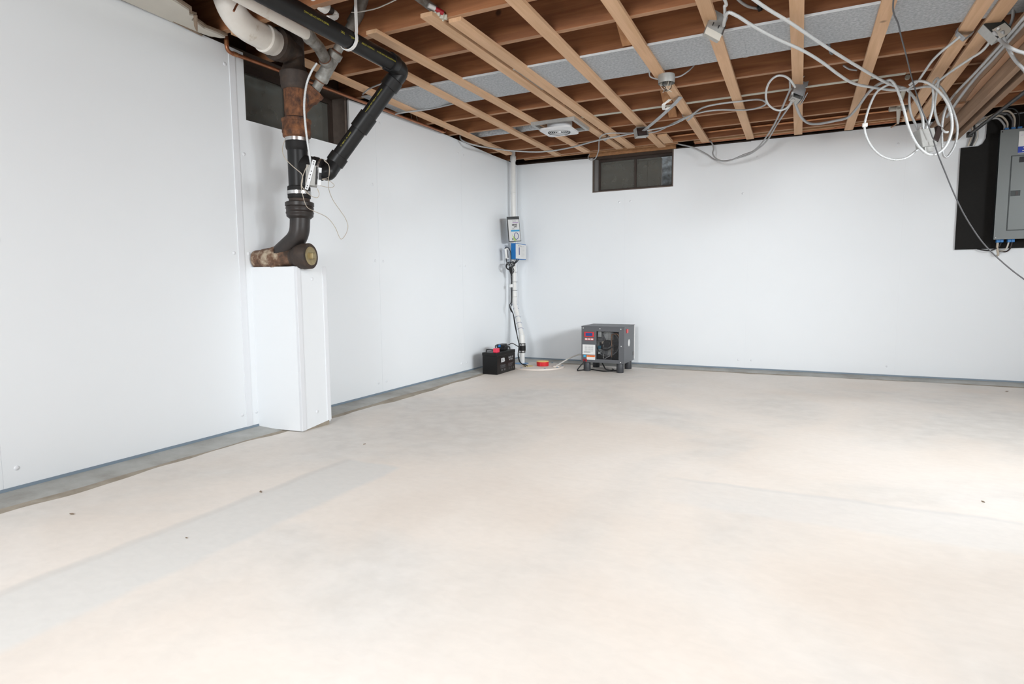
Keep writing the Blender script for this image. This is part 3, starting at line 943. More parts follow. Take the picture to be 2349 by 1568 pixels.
# black plastic drain pipe
bk = thing('drain_pipe', (0.834, -3.4, 2.09), 'black plastic drain pipe with yellow print, elbow and long slanting leg', 'drain pipe')
BX, BZ, BR = 0.834, 2.09, 0.0445
MB().lathe((BX, -5.2, BZ), (0, 1, 0), [(0, BR), (1.79, BR)], 32).build('pipe', 'abs_black', bk, 40)
e_in = V(BX, -3.42, BZ)
low = V((0.470,-3.492,1.563))
e_out = V((0.795,-3.345,2.017))
dd = (low - e_out).normalized()
cor = V(0.828, -3.315, 2.078)
MB().sweep(bend([e_in, cor, e_out + dd * 0.0], 0.10, 12), 0.0485, 28).build('elbow', 'abs_black', bk, 60)
MB().lathe(e_in + V(0, -0.015, 0), (0, 1, 0), [(0, 0.0465), (0.001, 0.0525), (0.045, 0.0525), (0.05, 0.049)], 32).build('elbow_socket', 'abs_black', bk, 40)
MB().lathe(e_out - dd * 0.012, dd, [(0, 0.0485), (0.004, 0.0525), (0.060, 0.0525), (0.061, 0.046)], 32).build('elbow_socket', 'abs_black', bk, 40)
L_ = (low - e_out).length
MB().lathe(e_out, dd, [(0, BR), (L_, BR)], 32).build('slanting_pipe', 'abs_black', bk, 40)
MB().lathe(e_out + dd * (L_ * 0.50), dd, [(-0.052, 0.046), (-0.051, 0.0525), (0.051, 0.0525), (0.052, 0.046)], 32).build('straight_coupling', 'abs_black', bk, 40)
MB().lathe(low - dd * 0.058, dd, [(0, 0.046), (0.001, 0.0525), (0.055, 0.0525), (0.06, 0.047)], 32).build('elbow_socket', 'abs_black', bk, 40)
c0, c1 = V(0.310, -3.590, 1.548), V((0.430,-3.533,1.520))
MB().sweep(bend([low - dd * 0.01, V((0.462,-3.543,1.498)), c1], 0.06, 10), 0.0455, 24).build('lower_elbow', 'abs_black', bk, 60)
CL = (c1 - c0).length
MB().lathe(c0, c1 - c0, [(0, 0.052), (0.02, 0.064), (CL - 0.07, 0.064), (CL - 0.065, 0.067), (CL - 0.04, 0.066), (CL - 0.036, 0.060), (CL - 0.004, 0.060), (CL, 0.047)], 32).build('rubber_coupling', 'black_rubber', bk, 40)
MB().lathe(c0 + (c1 - c0).normalized() * (CL - 0.026), c1 - c0, [(0, 0.0605), (0.0, 0.0625), (0.012, 0.0625), (0.012, 0.0605)], 32).build('hose_clamp', 'steel', bk, 40)
MB().obox((BX - 0.006, -3.455, BZ - 0.045), (0.012, 0, 0), (0, 0.022, 0), (0, 0, 0.006), 0.004).build('glue_drip', 'abs_black', bk, 60)
face = CAMP - V(BX, -3.9, BZ)
face = V(face.x, 0, face.z)
face = (face.normalized() + V(0, 0, 0.35)).normalized()
text_round(tm := MB(), 'DWV-ABS ACI ASTM F-628-06-', 0.0120, (BX, -4.03, BZ), (0, 1, 0), 0, BR + 0.0008, face)
tm.build('yellow_print', 'print_yellow', bk)
text_round(tm := MB(), 'CELL', 0.0135, (BX, -3.857, BZ), (0, 1, 0), 0, BR + 0.0008, face)
tm.build('yellow_print', 'print_yellow', bk)
text_round(tm := MB(), "' ' \"DWV\" '  N", 0.0120, (BX, -3.775, BZ), (0, 1, 0), 0, BR + 0.0008, face)
tm.build('yellow_print', 'print_yellow', bk)
text_round(tm := MB(), 'ABSCO v 3 DWV-A', 0.0120, (BX, -3.668, BZ), (0, 1, 0), 0, BR + 0.0008, face)
tm.build('yellow_print', 'print_yellow', bk)
text_round(tm := MB(), '-4 COEX DWV-ABS-ACI-ASTM F-628', 0.0105, (BX, -3.515, BZ), (0, 1, 0), 0, BR + 0.0008, face)
tm.build('yellow_print', 'print_yellow', bk)
f2 = (CAMP - (e_out + low) / 2)
f2 = (f2.normalized() + V(-0.55, 0, 0.25)).normalized()
text_round(tm := MB(), 'ON DWV - 3 CELL ACI-ASTM F-628', 0.0110, e_out, dd, 0, BR + 0.0008, f2, L_ * 0.285)
tm.build('yellow_print', 'print_yellow', bk)
text_round(tm := MB(), 'DWV \' N  \' 3 ABS - A', 0.0110, e_out, dd, 0, BR + 0.0008, f2, L_ * 0.74)
tm.build('yellow_print', 'print_yellow', bk)

# white hook hanging the black pipe
pts = [(BX + 0.055, -3.77, 2.42), (BX + 0.054, -3.768, 2.25), (BX + 0.0525, -3.765, 2.12)]
for k in range(0, 11):
    a = math.radians(20 - k * 17)
    pts.append((BX + 0.0525 * math.cos(a), -3.765, BZ + 0.0525 * math.sin(a)))
tag(MB().ribbon(pts, (0, 0.017, 0), 0.005).build('pipe_hook', 'white_plastic', None, 50), 'white plastic hook hanging the black pipe from a joist', 'hook')

# copper line along the top of the left wall
cp = thing('copper_pipe', (0.05, -3.84, 2.14), 'thin copper pipe running along the top of the left wall over the window', 'pipe')
cpts = bend([(0.052, -3.841, 2.36), (0.052, -3.841, 2.140), (0.045, -1.588, 2.207), (0.045, -1.600, 2.36), (0.045, -1.82, 2.372)], 0.03, 6)
MB().sweep(cpts, 0.0105, 14).build('pipe', 'copper', cp, 60)
for c_, a_ in (((0.052, -3.841, 2.185), (0, 0, 1)), ((0.052, -3.79, 2.1415), (0, 1, 0.03)), ((0.045, -1.64, 2.2055), (0, 1, 0.03)), ((0.045, -1.596, 2.25), (0, 0, 1))):
    MB().lathe(c_, a_, [(-0.014, 0.0125), (0.014, 0.0125)], 14).build('sleeve', 'copper_bright', cp, 40)
for yy in (-2.02, -2.10):
    MB().sweep([(0.02, yy, 2.40), (0.03, yy, 2.28), (0.046, yy + 0.01, 2.185)], 0.0013, 6).build('hanger_wire', 'wire_cream', cp)
# torn strip of old painted ceiling board
ob = thing('ceiling_board_scrap', (0.1, -4.3, 2.2), 'torn strip of cream-painted ceiling board above the left wall', 'board')
edge = [(0.030, -5.2), (0.030, -4.6), (0.022, -4.35), (0.012, -4.10), (0.020, -3.98), (0.028, -3.93), (0.060, -3.885), (0.085, -3.875),
        (0.092, -3.93), (0.085, -4.0), (0.105, -4.05), (0.12, -4.10), (0.165, -4.118), (0.16, -4.14), (0.20, -4.17), (0.225, -4.25), (0.25, -4.4), (0.26, -5.2)]
MB().prism([(x, y, 2.192) for x, y in edge], (0, 0, 0.010)).build('board', 'old_paint', ob)
MB().prism([(x + (0.012 if x > 0.06 else -0.004), y + 0.006, 2.2025) for x, y in edge], (0, 0, 0.010)).build('torn_backing', 'torn_edge', ob)
MB().prism([(0.165, -4.122, 2.20), (0.176, -4.115, 2.20), (0.168, -4.112, 2.125), (0.160, -4.118, 2.15)], (0.002, 0.006, 0)).build('hanging_flap', 'torn_edge', ob)
MB().prism([(0.016, -4.13, 2.192), (0.006, -3.96, 2.186), (0.018, -3.96, 2.186), (0.024, -4.13, 2.192)], (0, 0, 0.004)).build('loose_sliver', 'torn_edge', ob)
tag(MB().sweep([(0.420,-4.062,2.238), (0.420,-4.084,2.203), (0.420,-4.098,2.176)], 0.005, 8).build('copper_stub', 'copper', None, 60), 'short cut copper stub hanging by the cream waste pipe', 'pipe stub')
# painted cast elbow fragment with brown clamp up behind the black pipe
fp = thing('painted_fitting', (0.72, -3.75, 2.3), 'flaking cream-painted pipe fitting with a brown band above the black pipe', 'pipe fitting')
MB().sweep(crom([(0.740,-3.907,2.280), (0.740,-3.854,2.245), (0.740,-3.815,2.240)], 0.01), 0.030, 18).build('body', 'white_pipe_paint', fp, 60)
MB().sweep(crom([(0.740,-3.808,2.243), (0.740,-3.771,2.241)], 0.01), 0.016, 14).build('band', 'rust_dark', fp, 60)
MB().sweep(crom([(0.740,-3.771,2.241), (0.740,-3.740,2.238), (0.740,-3.753,2.218), (0.740,-3.805,2.194)], 0.008), 0.013, 14).build('tail', 'white_pipe_paint', fp, 60)

# metal switch box hanging on armoured cable in front of the stack
bxc = V((0.530,-3.738,1.447))
r_ = (CR * 0.9 - CU * 0.1 + V(0, 0.45, 0)).normalized()
up = (CU + CR * 0.17).normalized()
nr = up.cross(r_).normalized()
up = r_.cross(nr)
sb = thing('switch_box', bxc - up * 0.05, 'galvanised switch box dangling from an armoured cable before the stack', 'electrical box')
hw, hh, hdp = 0.030, 0.052, 0.026
B_ = MB()
B_.obox(bxc + nr * hdp, r_ * hw, up * hh, nr * 0.0012)
B_.obox(bxc - r_ * hw, r_ * 0.0012, up * hh, nr * hdp)
B_.obox(bxc + up * hh, r_ * hw, nr * hdp, up * 0.0012).obox(bxc - up * hh, r_ * hw, nr * hdp, up * 0.0012)
B_.obox(bxc - nr * hdp - r_ * 0.006, r_ * 0.024, up * hh, nr * 0.0012)
B_.build('box_body', 'galv_box', sb)
tl = (up + r_ * 0.20).normalized()
MB().obox(bxc - nr * (hdp + 0.004) - r_ * 0.008, tl.cross(nr).normalized() * 0.009, tl * 0.082, nr * 0.0012).build('mounting_strap', 'galv_edge', sb)
hole = MB().lathe((0, 0, 0), nr, [(0, 0.003), (0.0006, 0.003)], 8).mesh('strap_hole', 'ink')
for k in (-0.072, -0.06, -0.02, 0.0, 0.02, 0.06, 0.072):
    h_ = link('strap_hole', hole, sb)
    h_.location = bxc - nr * (hdp + 0.006) - r_ * 0.008 + tl * k
MB().obox(bxc + r_ * 0.040 - nr * (hdp - 0.002), r_ * 0.008, up * 0.046, nr * 0.0015).build('device_yoke', 'galv_edge', sb)
MB().obox(bxc + r_ * 0.024 - nr * (hdp + 0.000), r_ * 0.004, up * 0.042, nr * 0.006).build('switch_device', 'black_plastic', sb)
MB().obox(bxc + r_ * 0.042 - nr * (hdp + 0.003), r_ * 0.006, up * 0.018, nr * 0.003, 0.001).build('switch_toggle', 'black_plastic', sb)
cable('armoured_cable', [(0.600,-3.743,2.020), (0.580,-3.765,1.972), (0.550,-3.772,1.908), (0.540,-3.783,1.807), (0.530,-3.769,1.700), (0.530,-3.756,1.601), tuple(bxc + up * 0.05 - r_ * 0.004)],
      'bright armoured cable dropping past the stack to the dangling switch box', r=0.0068)
cable('loose_wire', [(0.400,-3.786,1.648), (0.420,-3.829,1.587), (0.450,-3.848,1.535), (0.500,-3.845,1.486), (0.540,-3.821,1.444), (0.550,-3.827,1.406), (0.550,-3.834,1.383), (0.550,-3.811,1.359), (0.550,-3.765,1.336), (0.550,-3.723,1.334), (0.550,-3.709,1.357), (0.550,-3.721,1.383)],
      'thin cream wire hooked from the stack clamp round the switch box', 'wire_cream', 0.0018, False, 'wire')
cable('loose_wire', [(0.500,-3.609,1.556), (0.520,-3.591,1.528), (0.530,-3.608,1.465), (0.540,-3.674,1.440), (0.530,-3.616,1.445), (0.520,-3.554,1.428), (0.520,-3.586,1.409), (0.540,-3.686,1.403)],
      'thin cream wire coiled in small loops at the right of the switch box', 'wire_cream', 0.0016, False, 'wire')
cable('loose_wire', [(0.500,-3.609,1.561), (0.500,-3.569,1.529), (0.480,-3.559,1.428), (0.450,-3.498,1.365), (0.420,-3.401,1.310), (0.400,-3.334,1.271), (0.400,-3.313,1.226), (0.400,-3.331,1.179), (0.400,-3.372,1.142), (0.400,-3.394,1.156), (0.420,-3.451,1.208), (0.440,-3.536,1.254), (0.470,-3.669,1.273), (0.490,-3.741,1.287), (0.520,-3.797,1.334), (0.540,-3.826,1.396), (0.540,-3.795,1.469), (0.540,-3.771,1.500)],
      'long thin cream wire looping down below the switch box', 'wire_cream', 0.0018, False, 'wire')

# ================================================================== OBJECTS: ceiling services
# sheet-metal panning between two joists
dp = thing('sheet_metal_duct', (2.5, -2.46, 2.215), 'grey galvanised sheet-metal duct closing one joist bay across the ceiling', 'duct')
for a_, b_ in ((0.03, 1.62), (1.62, 2.58), (2.58, 4.3), (4.3, 6.3)):
    MB().box(a_, b_ - 0.002, -2.690, -2.240, 2.2145, 2.2165).build('sheet', 'galv_sheet', dp)
    MB().box(b_ - 0.012, b_ + 0.012, -2.690, -2.240, 2.2125, 2.2140).build('seam', 'galv_sheet', dp)
MB().box(0.03, 6.3, -2.696, -2.691, 2.2095, 2.2205).build('folded_edge', 'galv_edge', dp)

# bathroom exhaust housing with round white grille
fc = V((1.059,-1.420,2.132))
ef = thing('exhaust_fan', (fc.x, fc.y, 2.13), 'square white ceiling exhaust grille with round louvre rings', 'vent fan')
fz = 2.132
pr = []
hs_, cr_ = 0.135, 0.04
for cxs, cys, a0 in ((1, 1, 0), (-1, 1, 90), (-1, -1, 180), (1, -1, 270)):
    for k in range(6):
        a = math.radians(a0 + k * 18)
        pr.append((fc.x + cxs * (hs_ - cr_) + cr_ * math.cos(a), fc.y + cys * (hs_ - cr_) + cr_ * math.sin(a)))
bm_ = MB()
n_ = len(pr)
inn = [(fc.x + 0.095 * math.cos(math.radians(7.5 + k * 15)), fc.y + 0.095 * math.sin(math.radians(7.5 + k * 15))) for k in range(24)]
vs = [(x, y, fz) for x, y in pr] + [(x, y, fz - 0.004) for x, y in inn] + [(x, y, fz + 0.014) for x, y in pr]
fs = [(k, n_ + k, n_ + (k + 1) % n_, (k + 1) % n_) for k in range(n_)] + [(2 * n_ + k, k, (k + 1) % n_, 2 * n_ + (k + 1) % n_) for k in range(n_)]
fs.append(tuple(2 * n_ + k for k in range(n_)))
bm_.add(vs, fs)
bm_.build('cover_plate', 'cover_white', ef, 40)
MB().lathe((fc.x, fc.y, fz + 0.0125), (0, 0, 1), [(0, 0.094), (0.0005, 0.094)], 32).build('grille_back', 'grille_dark', ef)
for R_ in (0.082, 0.066, 0.050, 0.034):
    MB().ring((fc.x, fc.y, fz - 0.001), (0, 0, 1), R_, 0.0028, 32, 8).build('louvre_ring', 'cover_white', ef, 60)
MB().lathe((fc.x, fc.y, fz - 0.006), (0, 0, 1), [(0, 0.010), (0.002, 0.020), (0.008, 0.021)], 20).build('centre_knob', 'steel', ef, 50)
MB().lathe((fc.x, fc.y + 0.01, fz + 0.0145), (0, 0, 1), [(0, 0.105), (0.07, 0.105)], 32).build('collar', 'cover_white', ef, 40)
fm = MB()
for (a0, a1, b0, b1) in ((-0.19, 0.19, -0.19, -0.165), (-0.19, 0.19, 0.165, 0.19), (-0.19, -0.165, -0.165, 0.165), (0.165, 0.19, -0.165, 0.165)):
    fm.box(fc.x + a0, fc.x + a1, fc.y + 0.03 + b0, fc.y + 0.03 + b1, 2.172, 2.198)
fm.build('mounting_frame', 'galv_box', ef)
dz = thing('round_duct', (0.4, -1.22, 2.28), 'round galvanised duct running from the exhaust fan to the left wall', 'duct')
MB().lathe((0.1, -1.225, 2.285), (1, 0, 0), [(0, 0.055), (0.72, 0.055)], 24).build('duct_pipe', 'galv_sheet', dz, 40)
MB().lathe((0.60, -1.225, 2.285), (1, 0, 0), [(0, 0.0575), (0.05, 0.0575)], 24).build('duct_collar', 'galv_sheet', dz, 40)

# copper lines above the back wall
tag(MB().sweep([(1.72, -0.30, 2.262), (2.45, -0.29, 2.268), (4.2, -0.28, 2.275)], 0.011, 12).build('copper_pipe', 'copper_bright', None, 60), 'bright copper pipe along the joists just above the back wall', 'pipe')
tag(MB().sweep([(1.95, -0.075, 2.225), (4.1, -0.07, 2.228)], 0.012, 12).build('copper_pipe', 'copper', None, 60), 'dull copper pipe tucked behind the ledger over the back wall', 'pipe')

# pipe insulation stub with red and white label
ps = thing('labelled_pipe', (1.05, -3.58, 2.28), 'grey pipe end with a red and white label above the doubled furring strips', 'pipe')
i0, i1 = V((1.140,-3.670,2.300)), V((1.188,-3.503,2.262))
MB().sweep([i0, i0 * 0.4 + i1 * 0.6, i1], 0.021, 16).build('pipe', 'galv_old', ps, 60)
i2 = V((1.194,-3.581,2.255)); i3 = V((1.237,-3.514,2.235))
MB().sweep([i2, i2 * 0.55 + i3 * 0.45], 0.0125, 14).build('white_label', 'paper', ps, 60)
MB().sweep([i2 * 0.55 + i3 * 0.45, i3], 0.0127, 14).build('red_label', 'red_dark', ps, 60)
fo = MB()
for (px, sc) in (((1.213,-3.528,2.228), 0.014), ((1.220,-3.505,2.225), 0.017), ((1.234,-3.494,2.222), 0.014), ((1.216,-3.491,2.214), 0.010), ((1.208,-3.547,2.228), 0.008)):
    fo.obox(px, (sc, sc * 0.3, 0), (-sc * 0.4, sc, sc * 0.2), (0.002, 0, sc * 0.8), sc * 0.35)
tag(fo.build('insulation_tuft', 'foam', None, 60), 'frayed cream insulation tuft beside the red and white label', 'insulation')

def gang_box(name, c, rx, ry, size, label, open_face=True, cover=None, group=None):
    """steel outlet box: back, four walls, open towards the room (-z of its frame), with knockouts"""
    c, rx, ry = V(c), V(rx).normalized(), V(ry).normalized()
    rz = ry.cross(rx).normalized()
    ry = rx.cross(rz)
    a, b, d = size
    root = thing(name, c, label, 'electrical box', group)
    m = MB()
    m.obox(c + rz * d / 2, rx * a / 2, ry * b / 2, rz * 0.0012)
    for s in (-1, 1):
        m.obox(c + rx * s * a / 2, rx * 0.0012, ry * b / 2, rz * d / 2)
        m.obox(c + ry * s * b / 2, rx * a / 2, ry * 0.0012, rz * d / 2)
    m.build('box_body', 'galv_box', root)
    for s in (-1, 1):
        MB().lathe(c + rx * s * a * 0.2 + ry * b * 0.5, ry, [(-0.001, 0.009), (0.002, 0.009)], 12).build('knockout', 'galv_box', root, 40)
    if cover:
        MB().obox(c - rz * d / 2, rx * a * 0.49, ry * b * 0.49, rz * 0.0015).build('cover_plate', cover, root)
    return root, c, rx, ry, rz

# 1: covered box below the third strip from the panel side
j1 = V((2.484,-2.883,2.172))
root, c_, rx_, ry_, rz_ = gang_box('junction_box', j1, CR * 0.86 - CU * 0.42 + V(0, 0.15, 0), CU * 0.84 + CR * 0.50 + V(0, 0.25, 0), (0.085, 0.150, 0.020), 'flat galvanised junction box with slotted cover under a furring strip by the duct', cover='galv_box')
rv = MB()
for s in (-0.018, 0.014):
    rv.obox(c_ + rx_ * s - ry_ * 0.005 - rz_ * 0.0125, rx_ * 0.002, ry_ * 0.010, rz_ * 0.0012)
rv.build('slot', 'ink', root)
MB().obox(c_ - ry_ * 0.058 - rz_ * 0.0125, rx_ * 0.044, ry_ * 0.020, rz_ * 0.0018, 0.001).build('tape_patch', 'old_paint', root)
MB().obox(c_ + rx_ * 0.045 - ry_ * 0.01, rx_ * 0.003, ry_ * 0.03, rz_ * 0.016).build('side_clip', 'steel', root)
# 2: round fixture box
ob2 = V((2.099,-2.191,2.172))
oc = thing('ceiling_fixture_box', ob2, 'round open fixture box with frayed wires at a cut furring strip', 'electrical box')
MB().lathe(ob2 + V(0, 0, -0.026), (0, 0, 1), [(0, 0.052), (0.026, 0.054), (0.053, 0.052), (0.053, 0.0495), (0.004, 0.0495), (0.0, 0.0495)], 28, False).build('box_body', 'galv_box', oc, 40)
MB().lathe(ob2 + V(0, 0, 0.022), (0, 0, 1), [(0, 0.049), (0.002, 0.049)], 28).build('box_back', 'rust_dark', oc)
random.seed(3)
for k in range(7):
    a = k * 0.9
    q0 = ob2 + V(0.028 * math.cos(a), 0.028 * math.sin(a), 0.0)
    cable_mb([q0, q0 + V(0.012 * math.sin(k), 0.0, -0.04), q0 + V(random.uniform(-.03, .03), random.uniform(-.03, .03), -0.065), q0 + V(random.uniform(-.03, .03), random.uniform(-.03, .03), -0.055 - 0.006 * k)], 0.0022, False, 6).build('wire_end', 'cord_black' if k % 2 else 'wire_cream', oc, 60)
# 3: box with black face over the back window
j3 = V((1.654,-1.036,2.145))
root, c_, rx_, ry_, rz_ = gang_box('outlet_box', j3, CR * 0.95 + CU * 0.15 + V(0, 0.3, 0), CU * 0.95 - CR * 0.15, (0.10, 0.075, 0.055), 'small steel outlet box with dark receptacle under a furring strip near the back window')
MB().obox(c_ - rz_ * 0.020, rx_ * 0.040, ry_ * 0.030, rz_ * 0.006, 0.002).build('receptacle', 'receptacle_brown', root)
MB().obox(c_ + rx_ * 0.052, rx_ * 0.002, ry_ * 0.04, rz_ * 0.032).build('side_clamp', 'steel', root)
# 4: taped box on the middle strip
j4 = V((2.858,-1.588,2.150))
root, c_, rx_, ry_, rz_ = gang_box('junction_box', j4, CR * 0.9 - CU * 0.35, CU * 0.85 + CR * 0.40 + V(0, 0.3, 0), (0.060, 0.13, 0.045), 'duct-taped junction box under a furring strip where grey cables coil')
tp = MB()
tp.obox(c_ - rz_ * 0.028 + ry_ * 0.02, rx_ * 0.038, ry_ * 0.058, rz_ * 0.002, 0.001)
tp.obox(c_ - rz_ * 0.02 + ry_ * 0.055 + rx_ * 0.02, (rx_ + ry_ * 0.8) * 0.030, ry_ * 0.026, rz_ * 0.002, 0.001)
tp.obox(c_ + rx_ * 0.040 - ry_ * 0.02, rz_ * 0.035, ry_ * 0.04, rx_ * 0.002, 0.001)
tp.obox(c_ + rx_ * 0.052 - ry_ * 0.045 - rz_ * 0.015, rz_ * 0.018, (ry_ - rz_) * 0.022, rx_ * 0.0016)
tp.build('duct_tape', 'duct_tape', root)
MB().obox(c_ - rx_ * 0.02 + ry_ * 0.075 - rz_ * 0.03, (rx_ * 0.6 + ry_ * 0.9) * 0.045, ry_ * 0.004, rz_ * 0.006).build('tape_edge', 'tape_white', root)
MB().lathe(c_ - ry_ * 0.075 - rx_ * 0.01, ry_, [(0, 0.013), (0.02, 0.013)], 14).build('cable_clamp', 'steel', root, 40)
# 5: hanging box with two brown receptacles in the cable tangle
j5 = V((3.619,-1.500,1.777))
root, c_, rx_, ry_, rz_ = gang_box('hanging_outlet_box', j5, CR * 0.97 + CU * 0.17 + V(0, 0.25, 0), CU * 0.97 - CR * 0.20, (0.112, 0.112, 0.05), 'grey double outlet box hanging in the tangle of armoured cable', cover='galv_box')
MB().obox(c_ + rx_ * 0.075 + ry_ * 0.015 - rz_ * 0.015, (rx_ * 0.6 + ry_ * 0.9) * 0.048, (rx_ * 0.9 - ry_ * 0.5) * 0.020, rz_ * 0.016, 0.004).build('receptacle', 'receptacle_brown', root)
MB().obox(c_ - ry_ * 0.070 + rx_ * 0.005, rx_ * 0.032, ry_ * 0.020, rz_ * 0.012, 0.004).build('mud_ring', 'galv_box', root)
MB().lathe(c_ - rx_ * 0.02 + ry_ * 0.055, ry_, [(0, 0.013), (0.022, 0.012)], 14).build('cable_clamp', 'steel', root, 40)
MB().lathe(c_ + rx_ * 0.025 + ry_ * 0.055, ry_, [(0, 0.013), (0.022, 0.012)], 14).build('cable_clamp', 'steel', root, 40)
# 6: taped box at the upper right
j6 = V((3.801,-2.180,2.165))
root, c_, rx_, ry_, rz_ = gang_box('junction_box', j6, CR * 0.80 + CU * 0.45, CU * 0.75 - CR * 0.55 + V(0, 0.3, 0), (0.095, 0.105, 0.05), 'tape-covered junction box on the outer furring strip near the service panel', cover='panel_side')
MB().obox(c_ - ry_ * 0.03 - rz_ * 0.027, rx_ * 0.038, ry_ * 0.032, rz_ * 0.002, 0.001).build('tape_patch', 'old_paint', root)
MB().lathe(c_ - ry_ * 0.07 + rx_ * 0.02, ry_, [(0, 0.014), (0.02, 0.014)], 14).build('cable_clamp', 'steel', root, 40)

def tape_wrap(x0, x1, y, z, w, label, mat='duct_tape', skew=0.0):
    """band of tape hung under a furring strip"""
    pts = [(x0 - 0.003, y, 2.216), (x0 - 0.003, y, 2.1965), ((x0 + x1) / 2, y + skew, z), (x1 + 0.003, y + 2 * skew, 2.1965), (x1 + 0.003, y + 2 * skew, 2.216)]
    return tag(MB().ribbon(pts, (0, w, 0), 0.0016).build('tape_band', mat, None), label, 'tape')
q_ = (2.067,-1.198,2.190)
tape_wrap(2.030, 2.100, q_[1], 2.160, 0.045, 'tape band holding two grey cables under the strip beside the round fixture box', 'duct_tape', 0.02)
q_ = (1.254,-0.795,2.190)
tape_wrap(1.226, 1.297, q_[1], 2.172, 0.04, 'tape band holding a cable under the doubled furring strips')
q_ = (3.666,-2.130,2.190)
tape_wrap(3.645, 3.719, q_[1], 2.165, 0.06, 'silver tape band on the outer furring strip beside the duct', 'duct_tape', 0.02)
# pull-chain lamp wire with tape strips between fixture and outlet box
tag(MB().ribbon(crom([(2.106,-1.714,2.192), (2.041,-1.642,2.165), (1.875,-1.379,2.150), (1.683,-1.063,2.150)], 0.02), (0.02, 0.03, 0.0), 0.003).build('tape_strip', 'duct_tape', None), 'long silver tape strip stretched from the strip to the outlet box', 'tape')
tag(MB().ribbon(crom([(2.039,-1.763,2.170), (2.014,-1.745,2.160), (1.990,-1.745,2.145), (1.980,-1.665,2.130), (2.014,-1.681,2.140)], 0.01), (0.022, 0.012, 0.0), 0.002).build('tape_curl', 'tape_white', None), 'white curl of loose tape below the round fixture box', 'tape')

# armoured and plain cables
AC = 'armour'
AD = 'armour_dull'
cable('armoured_cable', [(0.030,-1.300,2.270), (0.040,-1.318,2.221), (0.070,-1.307,2.189), (0.160,-1.254,2.155), (0.215,-1.009,2.170), (0.363,-0.832,2.165), (0.584,-0.699,2.160), (0.864,-0.719,2.160), (1.219,-0.882,2.160), (1.439,-0.945,2.160), (1.626,-1.044,2.150)],
      'armoured cable sagging from the left wall top across to the small outlet box', AD, 0.0085)
cable('armoured_cable', [(1.626,-1.015,2.160), (1.526,-0.982,2.168), (1.403,-1.028,2.172), (1.322,-1.019,2.172), (1.254,-0.915,2.172), (1.115,-0.500,2.219), (1.064,-0.350,2.192), (1.001,-0.250,2.140), (0.933,-0.200,2.138), (0.892,-0.160,2.176), (0.896,-0.130,2.212)],
      'grey cable dropping in a small hook at the back window corner', AD, 0.006)
cable('armoured_cable', [(1.686,-0.980,2.150), (1.788,-0.973,2.158), (1.922,-1.101,2.166), (2.071,-1.259,2.168), (2.196,-1.324,2.172), (2.322,-1.312,2.175), (2.500,-1.200,2.180), (2.599,-1.205,2.185), (2.647,-1.259,2.190), (2.635,-1.329,2.195), (2.588,-1.388,2.195), (2.486,-1.413,2.190), (2.336,-1.438,2.185), (2.215,-1.418,2.178), (2.123,-1.313,2.168), (2.007,-1.185,2.160), (1.885,-1.092,2.155), (1.713,-1.063,2.150)],
      'grey cable looping between the outlet box and the taped strip', AD, 0.0075)
cable('armoured_cable', [(2.849,-1.714,2.150), (2.819,-1.856,2.160), (2.784,-1.937,2.165), (2.740,-1.968,2.160), (2.697,-1.904,2.145), (2.673,-1.763,2.125), (2.674,-1.602,2.105), (2.709,-1.482,2.090), (2.753,-1.432,2.085), (2.798,-1.452,2.095), (2.827,-1.541,2.115), (2.833,-1.655,2.135)],
      'armoured cable coiled in one ring at the duct-taped junction box', AC, 0.008)
cable('grey_cable', [(2.818,-1.821,2.165), (2.817,-1.681,2.150), (2.799,-1.571,2.140), (2.760,-1.405,2.100), (2.684,-0.750,2.149), (2.597,-0.500,2.089), (2.512,-0.360,2.040), (2.417,-0.300,2.023), (2.319,-0.250,1.999), (2.239,-0.220,1.997), (2.166,-0.200,2.035), (2.135,-0.180,2.086), (2.139,-0.160,2.138), (2.115,-0.140,2.202), (2.084,-0.120,2.225)],
      'grey cable swooping from the taped box to the strip end over the back wall', 'wire_romex', 0.0068, False)
cable('grey_cable', [(2.842,-1.499,2.130), (2.797,-1.386,2.100), (2.705,-0.720,2.160), (2.614,-0.480,2.080), (2.481,-0.330,2.023), (2.357,-0.260,2.006), (2.258,-0.220,1.999), (2.156,-0.180,2.028), (2.069,-0.140,2.097), (1.940,-0.100,2.179), (1.834,-0.090,2.217), (1.748,-0.080,2.250)],
      'grey cable sagging from the taped box to the window corner', 'wire_romex', 0.0068, False)
cable('grey_cable', [(2.844,-1.435,2.135), (2.858,-1.262,2.130), (2.887,-1.034,2.120), (2.931,-0.854,2.115), (3.003,-0.774,2.115), (3.125,-0.789,2.120), (3.212,-0.812,2.130), (3.263,-1.031,2.145), (3.297,-1.332,2.150), (3.336,-1.513,2.150), (3.374,-1.569,2.150)],
      'thick grey cable hanging in a shallow curve between taped box and cable tangle', 'wire_romex', 0.0095, False)
cable('armoured_cable', [tuple(j1 + V(0.03, 0.06, 0.0)), (2.556,-3.025,2.165), (2.598,-2.996,2.158), (2.659,-2.866,2.150), (2.763,-2.649,2.145), (2.888,-2.408,2.145), (2.992,-2.175,2.140), (3.097,-1.895,2.135), (3.190,-1.677,2.135), (3.305,-1.533,2.135), (3.429,-1.411,2.135), (3.500,-1.374,2.135), (3.569,-1.368,2.138), (3.629,-1.369,2.140), (3.677,-1.328,2.142)],
      'long armoured cable sweeping from the slotted junction box to the tangle', AC, 0.0098)
cable('armoured_cable', [(2.46, -4.2, 2.19), (2.551,-3.178,2.190), (2.548,-3.061,2.185), (2.541,-2.980,2.175)], 'short armoured cable rising from the slotted junction box', AC, 0.0085)
